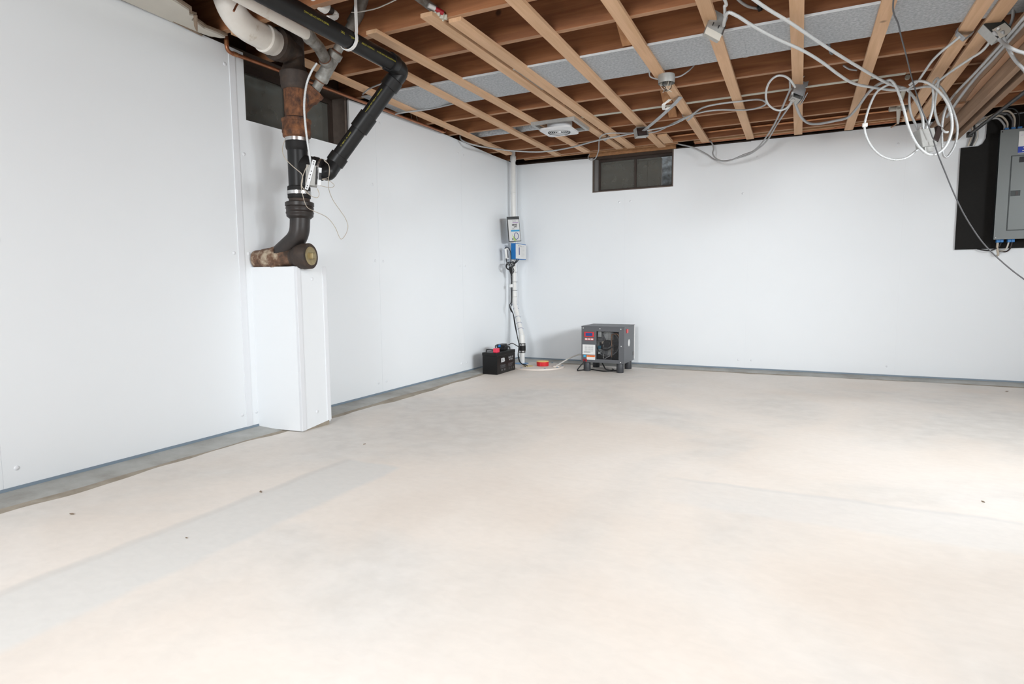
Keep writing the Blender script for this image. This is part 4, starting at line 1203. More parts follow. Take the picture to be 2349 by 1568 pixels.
cable('armoured_cable', [(2.575,-2.890,2.300), (2.598,-2.801,2.300), (2.629,-2.731,2.300), (2.667,-2.690,2.300), (2.679,-2.684,2.300)], 'dark armoured cable stub entering a joist hole', AD, 0.0085)
tag(MB().lathe((2.675,-2.691,2.298), (1, -0.3, 0.05), [(0, 0.017), (0.016, 0.017), (0.016, 0.009), (0.0, 0.009)], 18, False).build('cable_bushing', 'grommet', None, 40), 'black bushing where the short armoured stub enters the joist', 'bushing')
cable('armoured_cable', [(2.499,-3.576,2.175), (2.594,-3.349,2.168), (2.662,-3.194,2.160), (2.737,-3.016,2.155), (2.828,-2.825,2.150), (2.929,-2.590,2.145), (3.042,-2.316,2.145), (3.169,-2.039,2.140), (3.310,-1.726,2.140), (3.408,-1.523,2.142), (3.476,-1.360,2.162), (3.514,-1.360,2.145), (3.545,-1.380,2.102), (3.574,-1.420,2.034), (3.594,-1.450,1.968), (3.605,-1.480,1.893), (3.604,-1.500,1.834)],
      'bright armoured cable crossing from the ceiling front into the hanging outlet box', AC, 0.0098)
# tangle
YT = -0.92
cable('armoured_cable', [(3.412,-1.530,2.142), (3.374,-1.530,2.129), (3.331,-1.530,2.096), (3.300,-1.530,2.025), (3.280,-1.530,1.949), (3.273,-1.530,1.888), (3.286,-1.520,1.827), (3.322,-1.520,1.752), (3.379,-1.520,1.690), (3.449,-1.520,1.658), (3.517,-1.520,1.662), (3.569,-1.510,1.701), (3.593,-1.500,1.731)],
      'white-coated armoured loop hanging lowest at the left of the tangle', AC, 0.0088)
tag(MB().obox(V((3.275,-1.530,1.897)), (0.016, 0, 0), (0, 0.012, 0), (0, 0, 0.013), 0.006).build('tape_knot', 'tape_white', None, 60), 'white tape knot on the left hanging armoured loop', 'tape')
cable('armoured_cable', [(3.369,-1.570,2.148), (3.403,-1.560,2.157), (3.434,-1.560,2.119), (3.461,-1.560,2.050), (3.488,-1.560,1.959), (3.518,-1.550,1.854), (3.555,-1.550,1.763), (3.596,-1.550,1.701), (3.641,-1.540,1.668), (3.684,-1.530,1.671), (3.725,-1.520,1.710), (3.751,-1.510,1.777), (3.757,-1.510,1.849), (3.743,-1.510,1.931), (3.717,-1.510,2.001), (3.676,-1.520,2.058), (3.631,-1.530,2.104), (3.580,-1.540,2.130), (3.534,-1.550,2.129), (3.511,-1.550,2.111)],
      'largest round armoured loop in the middle of the tangle', AC, 0.0100)
cable('armoured_cable', [(3.529,-1.440,2.101), (3.530,-1.440,2.032), (3.543,-1.440,1.955), (3.568,-1.460,1.883), (3.587,-1.480,1.824)],
      'dull armoured cable dropping behind the hanging box', AD, 0.0085)
cable('armoured_cable', [(3.621,-1.500,1.826), (3.640,-1.480,1.897), (3.654,-1.470,1.966), (3.657,-1.460,2.050), (3.651,-1.460,2.116), (3.661,-1.450,2.150), (3.678,-1.440,2.164), (3.685,-1.430,2.142), (3.677,-1.430,2.069), (3.670,-1.440,1.985), (3.683,-1.440,1.915), (3.703,-1.450,1.855), (3.726,-1.460,1.818), (3.749,-1.460,1.812)],
      'armoured cable arching up from the hanging outlet box and back down beside it', AC, 0.0088)
cable('armoured_cable', [(3.694,-1.380,2.136), (3.722,-1.380,2.096), (3.759,-1.380,2.017), (3.791,-1.380,1.930), (3.809,-1.380,1.853), (3.806,-1.380,1.763), (3.788,-1.380,1.706), (3.762,-1.380,1.670), (3.742,-1.380,1.689), (3.731,-1.380,1.771), (3.726,-1.380,1.869), (3.734,-1.380,1.956), (3.765,-1.340,2.035), (3.815,-1.329,2.105), (3.831,-1.603,2.110), (3.840,-1.846,2.112), (3.846,-2.132,2.112), (3.847,-2.439,2.112), (3.850,-2.637,2.112)],
      'outer armoured loop at the right of the tangle rising along the dropped beam', AD, 0.0088)
cable('armoured_cable', [(3.649,-2.184,2.160), (3.629,-2.119,2.155), (3.599,-2.013,2.150), (3.579,-1.861,2.150), (3.571,-1.662,2.148), (3.562,-1.481,2.145), (3.535,-1.372,2.142)],
      'armoured cable slanting from the silver tape band down to the tangle', AC, 0.0080)
cable('armoured_cable', [tuple(j6 - V(0.0, 0.06, 0.01)), (3.811,-1.932,2.155), (3.773,-1.801,2.150), (3.729,-1.648,2.148), (3.690,-1.467,2.146), (3.678,-1.318,2.142)],
      'straight armoured cable from the upper right box down to the tangle', AC, 0.0085)
cable('grey_cable', [tuple(j6 - V(0.02, 0.05, 0.02)), (3.819,-2.220,2.095), (3.835,-2.330,2.020), (3.895,-2.281,2.005), (4.022,-2.168,2.000), (4.45, -1.9, 2.10), (4.62, -1.8, 2.19)], 'grey cable leaving the upper right box towards the frame edge', 'wire_romex', 0.0085, False)
cable('grey_cable', [tuple(j6 - V(-0.02, 0.04, 0.02)), (3.843,-2.197,2.090), (3.868,-2.228,2.010), (3.945,-2.072,1.995), (4.144,-1.680,1.980), (4.5, -1.2, 2.06), (4.63, -1.1, 2.19)], 'grey cable drooping steeply below the upper right box', 'wire_romex', 0.0085, False)
cable('grey_cable', [tuple(j6 + V(0.03, 0.0, 0.0)), (3.863,-2.137,2.180), (3.865,-2.199,2.200), (3.843,-2.296,2.220), (3.811,-2.391,2.240)], 'grey cable rising between the joists from the upper right box', 'wire_romex', 0.0075, False)
cable('grey_cable', [(3.875,-2.518,2.114), (3.870,-2.307,2.114), (3.868,-2.064,2.114), (3.866,-1.857,2.114), (3.859,-1.609,2.114), (3.862,-1.303,2.114), (3.870,-0.943,2.108), (3.882,-0.602,2.100)], 'flat grey cable run along the dropped beam', 'wire_romex', 0.010, False)
cable('grey_cable', [(2.080,-2.638,2.230), (2.039,-2.528,2.225), (1.988,-2.405,2.222), (2.006,-2.293,2.220), (1.998,-2.204,2.200), (2.057,-2.177,2.180)], 'thin grey cable draped beside a strip to the round fixture box', 'wire_romex', 0.0045, False)
cable('grey_cable', [(2.138,-2.164,2.185), (2.176,-2.115,2.205), (2.225,-2.115,2.230), (2.257,-2.108,2.260)], 'thin grey cable leaving the round fixture box up between joists', 'wire_romex', 0.0045, False)
cable('grey_cable', [(0.768,-3.658,2.275), (0.815,-3.653,2.270), (0.909,-3.644,2.270), (0.991,-3.642,2.280), (1.098,-3.641,2.300)], 'thin pale cable crossing above the black pipe near the joist', 'wire_white', 0.0035, False)
cable('grey_cable', [(0.120,-2.791,2.194), (0.300,-2.939,2.164), (0.450,-2.985,2.164)], 'short grey cable arching in the dark joist bay behind the slanting pipe', 'wire_romex', 0.005, False)
cable('grey_cable', [(0.050,-2.328,2.181), (0.140,-2.344,2.179), (0.300,-2.225,2.214), (0.550,-2.283,2.204)], 'grey cable lying along the joist at the duct edge', 'wire_romex', 0.006, False)
cable('grey_cable', [(2.984,-2.666,2.240), (3.033,-2.091,2.235), (3.050,-2.015,2.230)], 'dark cable stub poking out below the duct', 'cord_grey', 0.008, False)
cable('grey_cable', [(3.125,-1.745,2.235), (3.162,-1.674,2.230), (3.207,-1.625,2.230)], 'short grey cable bow between joists left of the tangle', 'wire_romex', 0.006, False)
# extension cord
cable('extension_cord', [(3.27, -3.9, 2.19), (3.266,-2.891,2.160), (3.329,-2.530,2.145), (3.416,-2.116,2.130), (3.520,-1.640,2.099), (3.572,-1.600,1.957), (3.611,-1.580,1.869), (3.634,-1.570,1.809), (3.652,-1.560,1.761)],
      'dark cord hanging from the ceiling front into the outlet box', 'cord_grey', 0.0038, False, 'cord')
cable('extension_cord', [(3.656,-1.550,1.752), (3.684,-1.560,1.657), (3.723,-1.580,1.542), (3.765,-1.600,1.421), (3.817,-1.620,1.289), (3.871,-1.640,1.178), (3.923,-1.660,1.087), (3.985,-1.680,1.005), (4.057,-1.700,0.924), (4.121,-1.720,0.861), (4.246,-1.780,0.740), (5.1, -1.9, 0.72), (5.8, -1.95, 0.45), (6.585, -2.0, 0.35)],
      'dark cord slung from the outlet box down past the service panel', 'cord_grey', 0.0040, False, 'cord')
# pvc valve scrap in the joists behind the tangle
vs_ = thing('plastic_valve', (3.591,-0.559,2.240), 'cream plastic pipe stub and valve between the joists behind the tangle', 'pipe fitting')
MB().sweep([(3.558,-1.077,2.300), (3.583,-0.525,2.250)], 0.016, 14).build('stub_pipe', 'foam', vs_, 60)
MB().sweep([(3.525,-0.424,2.250), (3.692,-0.391,2.250)], 0.020, 14).build('cross_pipe', 'old_paint', vs_, 60)
MB().sweep([(3.583,-0.486,2.240), (3.627,-0.097,2.205)], [0.018, 0.010], 14).build('outlet', 'old_paint', vs_, 60)
MB().sweep([(3.620,-0.107,2.200), (3.586,0.011,2.195)], 0.005, 8).build('tie_stick', 'splinter_wood', vs_, 60)

# ================================================================== OBJECTS: service panel
tag(MB().prism([(4.092, -0.001, 1.128), (5.2, -0.001, 1.128), (5.2, -0.001, 2.195), (4.262, -0.001, 2.195), (4.258, -0.001, 2.03), (4.235, -0.001, 1.985), (4.205, -0.001, 1.968), (4.092, -0.001, 1.966)], (0, -0.018, 0)).build('backing_board', 'black_board', None),
    'black backing board fixed to the wall behind the grey service panel', 'board')
ep = thing('breaker_box', (4.51, -0.07, 1.19), 'grey steel electrical service panel on the black board', 'electrical panel')
X0, X1, Z0, Z1, YF = 4.326, 4.700, 1.195, 2.060, -0.118
MB().box(X0 + 0.012, X1 - 0.012, -0.110, -0.0195, Z0 + 0.01, Z1 - 0.008).build('cabinet', 'panel_side', ep)
MB().box(X0, X1, YF, YF + 0.006, Z0, Z1, 0.002).build('cover', 'panel_grey', ep)
dr = MB().box(X0 + 0.085, X1 - 0.05, YF - 0.004, YF - 0.0005, Z0 + 0.075, 1.845, 0.0015).build('door', 'panel_grey', ep)
fr = MB()
for (a0, a1, b0, b1) in ((X0 + 0.078, X0 + 0.083, Z0 + 0.068, 1.852), (X1 - 0.048, X1 - 0.043, Z0 + 0.068, 1.852)):
    fr.box(a0, a1, YF - 0.003, YF - 0.0005, b0, b1)
fr.box(X0 + 0.083, X1 - 0.048, YF - 0.003, YF - 0.0005, Z0 + 0.068, Z0 + 0.073).box(X0 + 0.083, X1 - 0.048, YF - 0.003, YF - 0.0005, 1.847, 1.852)
fr.build('door_frame', 'panel_side', ep)
la = MB().box(X0 + 0.088, X0 + 0.150, YF - 0.0065, YF - 0.0045, 1.535, 1.578, 0.001).build('latch', 'panel_side', dr)
MB().box(X0 + 0.118, X0 + 0.135, YF - 0.009, YF - 0.0068, 1.541, 1.572, 0.001).build('latch_slide', 'receptacle_brown', dr)
LBX = V((4.444,-0.118,1.973)).x
lb = MB().box(LBX, 4.690, YF - 0.0022, YF - 0.0005, 1.868, 2.035).build('label_sheet', 'paper', ep)
MB().box(LBX - 0.001, 4.690, YF - 0.0030, YF - 0.0024, 1.870, 1.918).build('blue_band', 'blue_label', lb)
tm = MB()
for zz, x_ in ((1.905, LBX + 0.030), (1.884, LBX + 0.026)):
    for k in range(9):
        tm.box(x_ + k * 0.020, x_ + k * 0.020 + 0.014, YF - 0.0036, YF - 0.0032, zz - 0.003, zz + 0.004)
tm.build('white_print', 'print_white', lb)
tm = MB()
for k in range(8):
    tm.box(LBX + 0.012 + k * 0.022, LBX + 0.012 + k * 0.022 + 0.015, YF - 0.0030, YF - 0.0026, 2.003, 2.006)
tm.build('small_print', 'lilac', lb)
MB().box(LBX + 0.012, 4.56, YF - 0.0062, YF - 0.0046, 1.795, 1.838).build('dark_sticker', 'ink', dr)
MB().lathe((X0 + 0.012, YF - 0.0005, Z0 + 0.015), (0, -1, 0), [(0, 0.005), (0.002, 0.004)], 10).build('screw', 'steel', ep, 40)
MB().lathe((X0 + 0.012, YF - 0.0005, Z1 - 0.015), (0, -1, 0), [(0, 0.005), (0.002, 0.004)], 10).build('screw', 'ink', ep, 40)
for x_, zt in ((4.372, Z1), (4.414, Z1), (4.455, Z1)):
    MB().box(x_ - 0.014, x_ + 0.014, -0.09, -0.05, Z1 - 0.008, Z1 + 0.020, 0.003).build('connector', 'connector_blue', ep)
for x_ in (4.365, 4.388, 4.437, 4.460):
    MB().box(x_ - 0.011, x_ + 0.011, -0.09, -0.055, Z0 - 0.022, Z0 + 0.01, 0.003).build('connector', 'connector_blue', ep)
# cables into the panel top
for k, (x_, mt, nm) in enumerate(((4.360, 'wire_romex', 'grey'), (4.378, 'wire_cream', 'cream'), (4.410, 'cord_grey', 'dark grey'), (4.422, 'wire_cream', 'pale cream'), (4.450, 'cord_black', 'black'))):
    yb = -0.07
    up_ = 2.13 + 0.016 * k
    cable('panel_cable', [(x_, yb, Z1 + 0.012), (x_ - 0.004, yb, up_ - 0.02), (x_ - 0.05, yb - 0.002 * k, up_ + 0.035), (x_ - 0.12, yb, up_ + 0.028), (x_ - 0.19, yb + 0.01, up_ + 0.0)],
          nm + ' cable arching left out of the service panel top', mt, 0.0075, False, group=None)
# cables below
cable('panel_cable', [(4.388, -0.07, Z0 - 0.02), (4.375, -0.07, Z0 - 0.055), (4.33, -0.06, Z0 - 0.082), (4.28, -0.045, Z0 - 0.078), (4.245, -0.02, Z0 - 0.066)], 'black cable curving left from under the service panel', 'cord_black', 0.0055, False)
cable('panel_cable', [(4.365, -0.07, Z0 - 0.02), (4.367, -0.065, Z0 - 0.07), (4.378, -0.05, Z0 - 0.115), (4.384, -0.004, Z0 - 0.125)], 'cream cable dropping straight from under the service panel', 'wire_cream', 0.0085, False)
cable('panel_cable', [(4.437, -0.07, Z0 - 0.02), (4.428, -0.065, Z0 - 0.065), (4.41, -0.045, Z0 - 0.088), (4.392, -0.004, Z0 - 0.082)], 'white cable bending back under the service panel', 'wire_white', 0.0060, False)
cable('panel_cable', [(4.460, -0.07, Z0 - 0.02), (4.449, -0.065, Z0 - 0.072), (4.428, -0.05, Z0 - 0.096), (4.40, -0.004, Z0 - 0.090)], 'brown cable beside the white one under the service panel', 'receptacle_brown', 0.0060, False)
# bundle left of the raised board
for dx, mt, nm in ((0.0, 'wire_cream', 'cream'), (0.018, 'cord_black', 'black'), (0.036, 'wire_white', 'white')):
    cable('wall_cable', [(4.145 + dx, -0.03, 2.16), (4.160 + dx, -0.025, 2.09), (4.152 + dx * 1.2, -0.022, 2.03), (4.140 + dx, -0.012, 1.975)], nm + ' cable running down to the notch of the black board', mt, 0.0070, False)
# black iron pipe under the joists
ir = thing('iron_pipe', (4.10, -0.3, 2.02), 'black iron pipe ending in a square cap beside the dropped beam', 'pipe')
MB().sweep([(4.134, -1.402, 2.02), (4.097, -0.27, 2.02)], 0.0125, 16).build('pipe', 'iron_rod', ir, 60)
MB().sweep([(4.26, -5.2, 2.025), (4.134, -1.402, 2.02)], 0.0125, 16).build('pipe', 'iron_rod', ir, 60)
MB().obox((4.097, -0.262, 2.02), (0.019, 0, 0), (0, 0.020, 0), (0, 0, 0.019), 0.004).build('end_cap', 'iron_rod', ir, 60)

# ================================================================== OBJECTS: sump corner
sl = thing('sump_lid', (0.455, -0.50, 0.0), 'round off-white sump pit lid on the floor in the corner', 'sump lid')
LC = (0.455, -0.50)
MB().lathe((LC[0], LC[1], 0.001), (0, 0, 1), [(0, 0.285), (0.014, 0.282), (0.016, 0.276), (0.016, 0.0)], 48, False).build('lid', 'lid_white', sl, 40)
MB().lathe((0.235, -0.415, 0.0175), (0, 0, 1), [(0, 0.075), (0.003, 0.073), (0.003, 0.0)], 28, False).build('blue_seal', 'seal_blue', sl, 40)
MB().lathe((0.385, -0.585, 0.0175), (0, 0, 1), [(0, 0.055), (0.003, 0.053), (0.003, 0.0)], 28, False).build('yellow_seal', 'seal_yellow', sl, 40)
for a in (20, 75, 200, 255, 310, 345):
    MB().lathe((LC[0] + 0.262 * math.cos(math.radians(a)), LC[1] + 0.262 * math.sin(math.radians(a)), 0.0172), (0, 0, 1), [(0, 0.011), (0.006, 0.009)], 10).build('lid_bolt', 'bolt_blue', sl, 40)
MB().obox((0.68, -0.52, 0.024), (0.03, 0.01, 0), (-0.015, 0.045, 0), (0, 0, 0.006), 0.003).build('hose_port', 'lid_white', sl, 40)
rp = thing('red_plug', (0.513,-0.492,0.018), 'red round plug with yellow top on the sump lid', 'plug')
rc = V((0.513,-0.492,0.018))
MB().lathe((rc.x, rc.y, 0.0175), (0, 0, 1), [(0, 0.062), (0.004, 0.064), (0.042, 0.064), (0.044, 0.062)], 28).build('body', 'red_plastic', rp, 40)
MB().lathe((rc.x, rc.y, 0.0617), (0, 0, 1), [(0, 0.0655), (0.004, 0.0655), (0.006, 0.060), (0.006, 0.0)], 28, False).build('top_rim', 'yellow_rim', rp, 40)
MB().box(rc.x - 0.003, rc.x + 0.003, rc.y - 0.066, rc.y - 0.0645, 0.022, 0.052).build('seam_mark', 'red_cap', rp)

# discharge pipe
dpp = thing('discharge_pipe', (0.235, -0.40, 0.02), 'white plastic sump discharge pipe climbing the corner to the ceiling', 'pipe')
TX, TY = 0.082, -0.275
MB().lathe((TX, TY, 0.74), (0, 0, 1), [(0, 0.026), (1.60, 0.026)], 24).build('upper_pipe', 'pvc_white', dpp, 40)
MB().lathe((TX, TY, 2.195), (0, 0, 1), [(0, 0.032), (0.05, 0.032), (0.052, 0.026)], 24).build('upper_elbow', 'pvc_white', dpp, 40)
MB().lathe((TX, TY, 1.845), (0, 0, 1), [(0, 0.026), (0.002, 0.0285), (0.012, 0.0285), (0.014, 0.026)], 24).build('joint', 'pvc_white', dpp, 40)
lp = bend([(TX, TY, 0.75), (TX + 0.004, TY - 0.004, 0.665), (0.222, -0.388, 0.33), (0.235, -0.400, 0.19), (0.235, -0.400, 0.02)], 0.10, 8)
MB().sweep(lp, 0.0265, 24).build('lower_pipe', 'pvc_white', dpp, 60)
MB().lathe((TX, TY, 0.735), (0, 0, 1), [(0, 0.030), (0.002, 0.033), (0.045, 0.033), (0.047, 0.028)], 24).build('elbow_socket', 'pvc_white', dpp, 40)
MB().lathe((TX + 0.002, TY, 0.685), (0.05, -0.04, 1), [(0, 0.031), (0.05, 0.032)], 24).build('elbow_socket', 'pvc_white', dpp, 40)
MB().lathe((0.231, -0.397, 0.235), (-0.06, 0.05, 1), [(0, 0.028), (0.001, 0.034), (0.09, 0.034), (0.092, 0.028)], 24).build('valve_socket', 'pvc_white', dpp, 40)
MB().lathe((0.235, -0.40, 0.135), (0, 0, 1), [(0, 0.032), (0.002, 0.036), (0.03, 0.0375), (0.07, 0.0375), (0.098, 0.036), (0.10, 0.030)], 28).build('rubber_coupling', 'black_rubber', dpp, 40)
for zz in (0.143, 0.213):
    MB().lathe((0.235, -0.40, zz), (0, 0, 1), [(0, 0.0372), (0.0, 0.0392), (0.014, 0.0392), (0.014, 0.0372)], 28).build('hose_clamp', 'steel', dpp, 40)
# dark cable ties round the pipe
for i, zz in enumerate((1.005, 0.895, 0.805)):
    q = V(TX, TY, zz)
    tie = thing('cable_tie', q, ('thin black tie just below the tangled leads on the white pipe', 'thin black tie round the white pipe above its joint', 'thin black tie round the straight white pipe, lowest before the bend')[i], 'cable tie', 'cable ties on the discharge pipe')
    MB().ring(q, (0, 0.05, 1), 0.0275, 0.0016, 24, 6).build('loop', 'cord_black', tie, 60)
    MB().sweep([q + V(0.022, 0.016, 0), q + V(0.030, 0.022, 0.002)], 0.0018, 6).build('tail', 'cord_black', tie, 60)
nm_ = ('first', 'second', 'third', 'fourth', 'fifth')
P_a, P_b = V(0.086, -0.279, 0.655), V(0.222, -0.388, 0.33)
for i, t in enumerate((0.02, 0.16, 0.44, 0.64, 0.82)):
    q = P_a.lerp(P_b, t)
    dd_ = (P_b - P_a).normalized()
    tie = thing('cable_tie', q, nm_[i] + ' dark blue tie from the top round the leaning white pipe', 'cable tie', 'cable ties on the discharge pipe')
    MB().ring(q, dd_, 0.0283, 0.0016, 24, 6).build('loop', 'navy', tie, 60)
    e_ = V(0.9, 0.6, 0.1)
    e_ = (e_ - dd_ * e_.dot(dd_)).normalized()
    MB().sweep([q + e_ * 0.027, q + e_ * 0.037 + V(0, 0, -0.004)], 0.0018, 6).build('tail', 'navy', tie, 60)

# service log pouch, facing the room beside the left wall
def plane_pt(px_, rt, up_):
    return px_ + rt + up_
PXX = 0.128
pc = [V(q) for q in ((0.128,-0.530,1.575), (0.128,-0.237,1.609), (0.128,-0.179,1.344), (0.128,-0.487,1.318))]
rt = (pc[1] - pc[0]); dn = (pc[3] - pc[0])
def pp(u, v, off=0.0):
    return pc[0] * (1 - u) * (1 - v) + pc[1] * u * (1 - v) + pc[2] * u * v + pc[3] * (1 - u) * v + V(off, 0, 0)
sv = thing('service_log_pouch', pp(0.5, 1.0), 'clear pouch with black border holding a printed service log sheet', 'document pouch')
def pquad(u0, v0, u1, v1, off, th, mat, name, parent):
    m = MB()
    m.prism([pp(u0, v0, off), pp(u1, v0, off), pp(u1, v1, off), pp(u0, v1, off)], (-th, 0, 0))
    return m.build(name, mat, parent)
pquad(0, 0, 1, 1, 0.0, 0.004, 'black_plastic', 'backing', sv)
sh = pquad(0.045, 0.115, 0.955, 0.975, 0.0012, 0.001, 'paper', 'log_sheet', sv)
pquad(0.22, 0.53, 0.93, 0.60, 0.0018, 0.0004, 'cyan_bar', 'blue_bar', sh)
tm = MB()
uu, vv = rt.normalized(), -dn.normalized()
text_on(tm, 'Basement', 0.014, pp(0.55, 0.175, 0.0018), uu, vv, 1.5)
text_on(tm, 'SERVICE', 0.021, pp(0.55, 0.335, 0.0018), uu, vv, 1.6, 0.0012)
text_on(tm, 'LOG', 0.021, pp(0.60, 0.408, 0.0018), uu, vv, 1.6, 0.0012)
text_on(tm, 'System', 0.010, pp(0.42, 0.463, 0.0018), uu, vv, 1.5)
text_on(tm, 'Service and care', 0.009, pp(0.42, 0.498, 0.0018), uu, vv, 1.3)
tm.build('lettering', 'ink', sh)
pquad(0.40, 0.225, 0.88, 0.262, 0.0018, 0.0004, 'lilac', 'lilac_line', sh)
pquad(0.26, 0.86, 0.36, 0.94, 0.0018, 0.0004, 'paper_print', 'printed_mark', sh)
MB().prism([pp(0.30, 0.70, 0.0017), pp(0.62, 0.965, 0.0017), pp(0.40, 0.965, 0.0017)], (-0.0003, 0, 0)).build('green_wedge', 'lime', sh)
rg = MB()
cc = pp(0.62, 0.78, 0.0022)
for R0_, w_ in ((0.050, 0.0035),):
    q_ = []
    for k in range(33):
        a = 2 * math.pi * k / 32
        q_.append(cc + uu * R0_ * 1.02 * math.cos(a) + vv * R0_ * 0.70 * math.sin(a))
    rg.sweep(q_, w_, 6)
rg.build('seal_ring', 'navy', sh, 60)
pquad(0.0, 0.0, 1.0, 0.115, 0.0014, 0.001, 'black_plastic', 'header_band', sv)

# blue control box
cbx0, cbx1 = 0.108, 0.162
t0_, t1_ = V((0.162,-0.398,1.310)), V((0.162,-0.126,1.327))
zt, zl = V((0.162,-0.398,1.310)).z, V((0.162,-0.400,1.139)).z
cb = thing('pump_control_box', (0.13, (t0_.y + t1_.y) / 2, zl), 'blue pump control box with white label on the discharge pipe', 'control box')
MB().box(cbx0, cbx1, t0_.y, t1_.y, zl, zt, 0.003).build('case', 'blue_paint', cb)
lbx = MB().box(cbx1 + 0.0002, cbx1 + 0.0012, t0_.y + 0.006, t1_.y - 0.004, zl + 0.008, zt - 0.008).build('label_plate', 'paper', cb)
tm = MB()
ymid = (t0_.y + t1_.y) / 2
text_on(tm, 'Basement', 0.022, (cbx1 + 0.0018, ymid - 0.030, zt - 0.024), (0, 1, 0), (0, 0, 1))
tm.build('lettering', 'ink', lbx)
MB().box(cbx1 + 0.0014, cbx1 + 0.0024, ymid - 0.055, ymid - 0.035, zl + 0.05, zl + 0.13).build('light_bar', 'navy', lbx)
tm = MB()
for k in range(9):
    tm.box(cbx1 + 0.0014, cbx1 + 0.0018, ymid + 0.005, ymid + 0.09, zl + 0.03 + k * 0.014, zl + 0.034 + k * 0.014)
tm.build('small_print', 'print_white', lbx)
# charger brick and leads
ad = [V((0.100,-0.531,1.241)), V((0.100,-0.437,1.250)), V((0.100,-0.481,1.142))]
adp = thing('charger_adapter', ad[2], 'white charger adapter hanging by black leads left of the control box', 'adapter')
ac_ = V((0.100,-0.485,1.195))
MB().obox(ac_, V(0.003, 0.024, 0.004), V(0.008, 0, 0), V(0.0, -0.010, 0.056), 0.004).build('body', 'white_plastic', adp, 50)
MB().obox(ac_ + V(0.0105, 0.004, 0.0), V(0.0, 0.012, 0.0), V(0.0006, 0, 0), V(0.0, -0.009, 0.044)).build('printed_label', 'paper_print', adp)
cable('power_lead', [(0.105,-0.541,1.245), (0.105,-0.520,1.257), (0.105,-0.489,1.263), (0.105,-0.447,1.254), (0.108,-0.411,1.219), (0.108,-0.401,1.159), (0.112,-0.411,1.103), (0.115,-0.396,1.057), (0.115,-0.408,0.972)], 'black lead arching over the white charger adapter', 'cord_black', 0.0042, False, 'cord')
lead = MB()
for pts in ([(0.110,-0.522,1.145), (0.115,-0.513,1.086), (0.120,-0.534,1.044), (0.125,-0.492,1.026), (0.130,-0.470,1.073), (0.130,-0.533,1.094), (0.120,-0.544,1.053), (0.120,-0.450,1.018)],
            [(0.130,-0.294,1.144), (0.130,-0.328,1.114), (0.135,-0.415,1.088), (0.135,-0.501,1.072), (0.130,-0.543,1.089), (0.130,-0.490,1.104), (0.135,-0.393,1.098), (0.130,-0.362,1.071), (0.125,-0.438,1.055)],
            [(0.140,-0.270,1.144), (0.140,-0.316,1.115), (0.138,-0.400,1.079), (0.130,-0.470,1.036), (0.120,-0.419,0.963)],
            [(0.140,-0.490,1.090), (0.140,-0.425,1.111), (0.140,-0.371,1.094), (0.130,-0.406,1.056), (0.125,-0.363,1.020), (0.120,-0.386,0.987)]):
    lead.sweep(crom(pts, 0.01), 0.0050, 8)
tag(lead.build('bundled_lead', 'cord_black', None, 60), 'knot of black leads bunched under the blue control box', 'cord')
tag(MB().sweep([(0.120,-0.439,1.055), (0.118,-0.424,1.019), (0.112,-0.397,0.963)], [0.017, 0.020, 0.006], 12).build('lead_sleeve', 'cord_black', None, 60), 'black tapered sleeve where the bunched leads gather', 'cord')
cable('pump_lead', [(0.115,-0.419,0.981), (0.112,-0.403,0.902), (0.110,-0.406,0.851), (0.108,-0.399,0.691), (0.110,-0.447,0.645), (0.115,-0.426,0.588), (0.125,-0.393,0.549), (0.160,-0.425,0.433), (0.200,-0.446,0.308), (0.215,-0.445,0.248), (0.225,-0.456,0.202), (0.262, -0.700, 0.262), (0.262, -0.79, 0.255), (0.26, -0.85, 0.256)],
      'black lead tied down the white pipe to the battery', 'cord_black', 0.0048, False, 'cord')
cable('pump_lead', [(0.115,-0.392,0.982), (0.110,-0.387,0.691), (0.120,-0.436,0.621), (0.135,-0.403,0.540), (0.175,-0.435,0.420), (0.220,-0.478,0.283), (0.250,-0.515,0.232), (0.275,-0.586,0.165), (0.280,-0.603,0.126), (0.285,-0.587,0.069), (0.310,-0.576,0.037), (0.360,-0.587,0.031), (0.391,-0.612,0.022)],
      'black lead following the white pipe down into the sump lid', 'cord_black', 0.0048, False, 'cord')
cable('pump_lead', [(0.270,-0.564,0.191), (0.280,-0.597,0.139), (0.300,-0.598,0.062), (0.340,-0.609,0.033), (0.360,-0.609,0.029), (0.384,-0.652,0.022)],
      'second black lead curling onto the yellow seal of the sump lid', 'cord_black', 0.0048, False, 'cord')
tag(MB().obox((0.118,-0.417,0.855), (0.014, 0, 0), (0, 0.016, 0), (0, 0, 0.017), 0.004).build('lead_clip', 'white_plastic', None, 50), 'small white clip holding the black leads on the pipe', 'clip')

# battery
bt = thing('battery', (0.245, -0.96, 0), 'large black backup battery with red terminal cap beside the sump lid', 'battery')
bx0, bx1, by0, by1 = 0.160, 0.325, -1.172, -0.765
MB().box(bx0 + 0.002, bx1 - 0.002, by0 + 0.003, by1 - 0.003, 0.0005, 0.180, 0.003).build('case', 'battery_case', bt)
ld = MB().box(bx0, bx1, by0, by1, 0.180, 0.212, 0.004).build('lid', 'battery_lid', bt)
MB().box(bx0 + 0.004, bx1 - 0.004, by0 + 0.004, by1 - 0.004, 0.1765, 0.1815).build('lid_groove', 'black_rubber', bt)
for s in (by0 + 0.035, by1 - 0.055):
    MB().sweep(bend([(bx0 + 0.03, s, 0.208), (bx0 + 0.03, s, 0.238), (bx1 - 0.035, s, 0.238), (bx1 - 0.035, s, 0.208)], 0.012), 0.006, 10).build('handle', 'black_plastic', bt, 60)
MB().box(bx1 - 0.055, bx1 - 0.010, by0 + 0.02, by0 + 0.075, 0.212, 0.253, 0.006).build('red_terminal_cap', 'red_cap', bt)
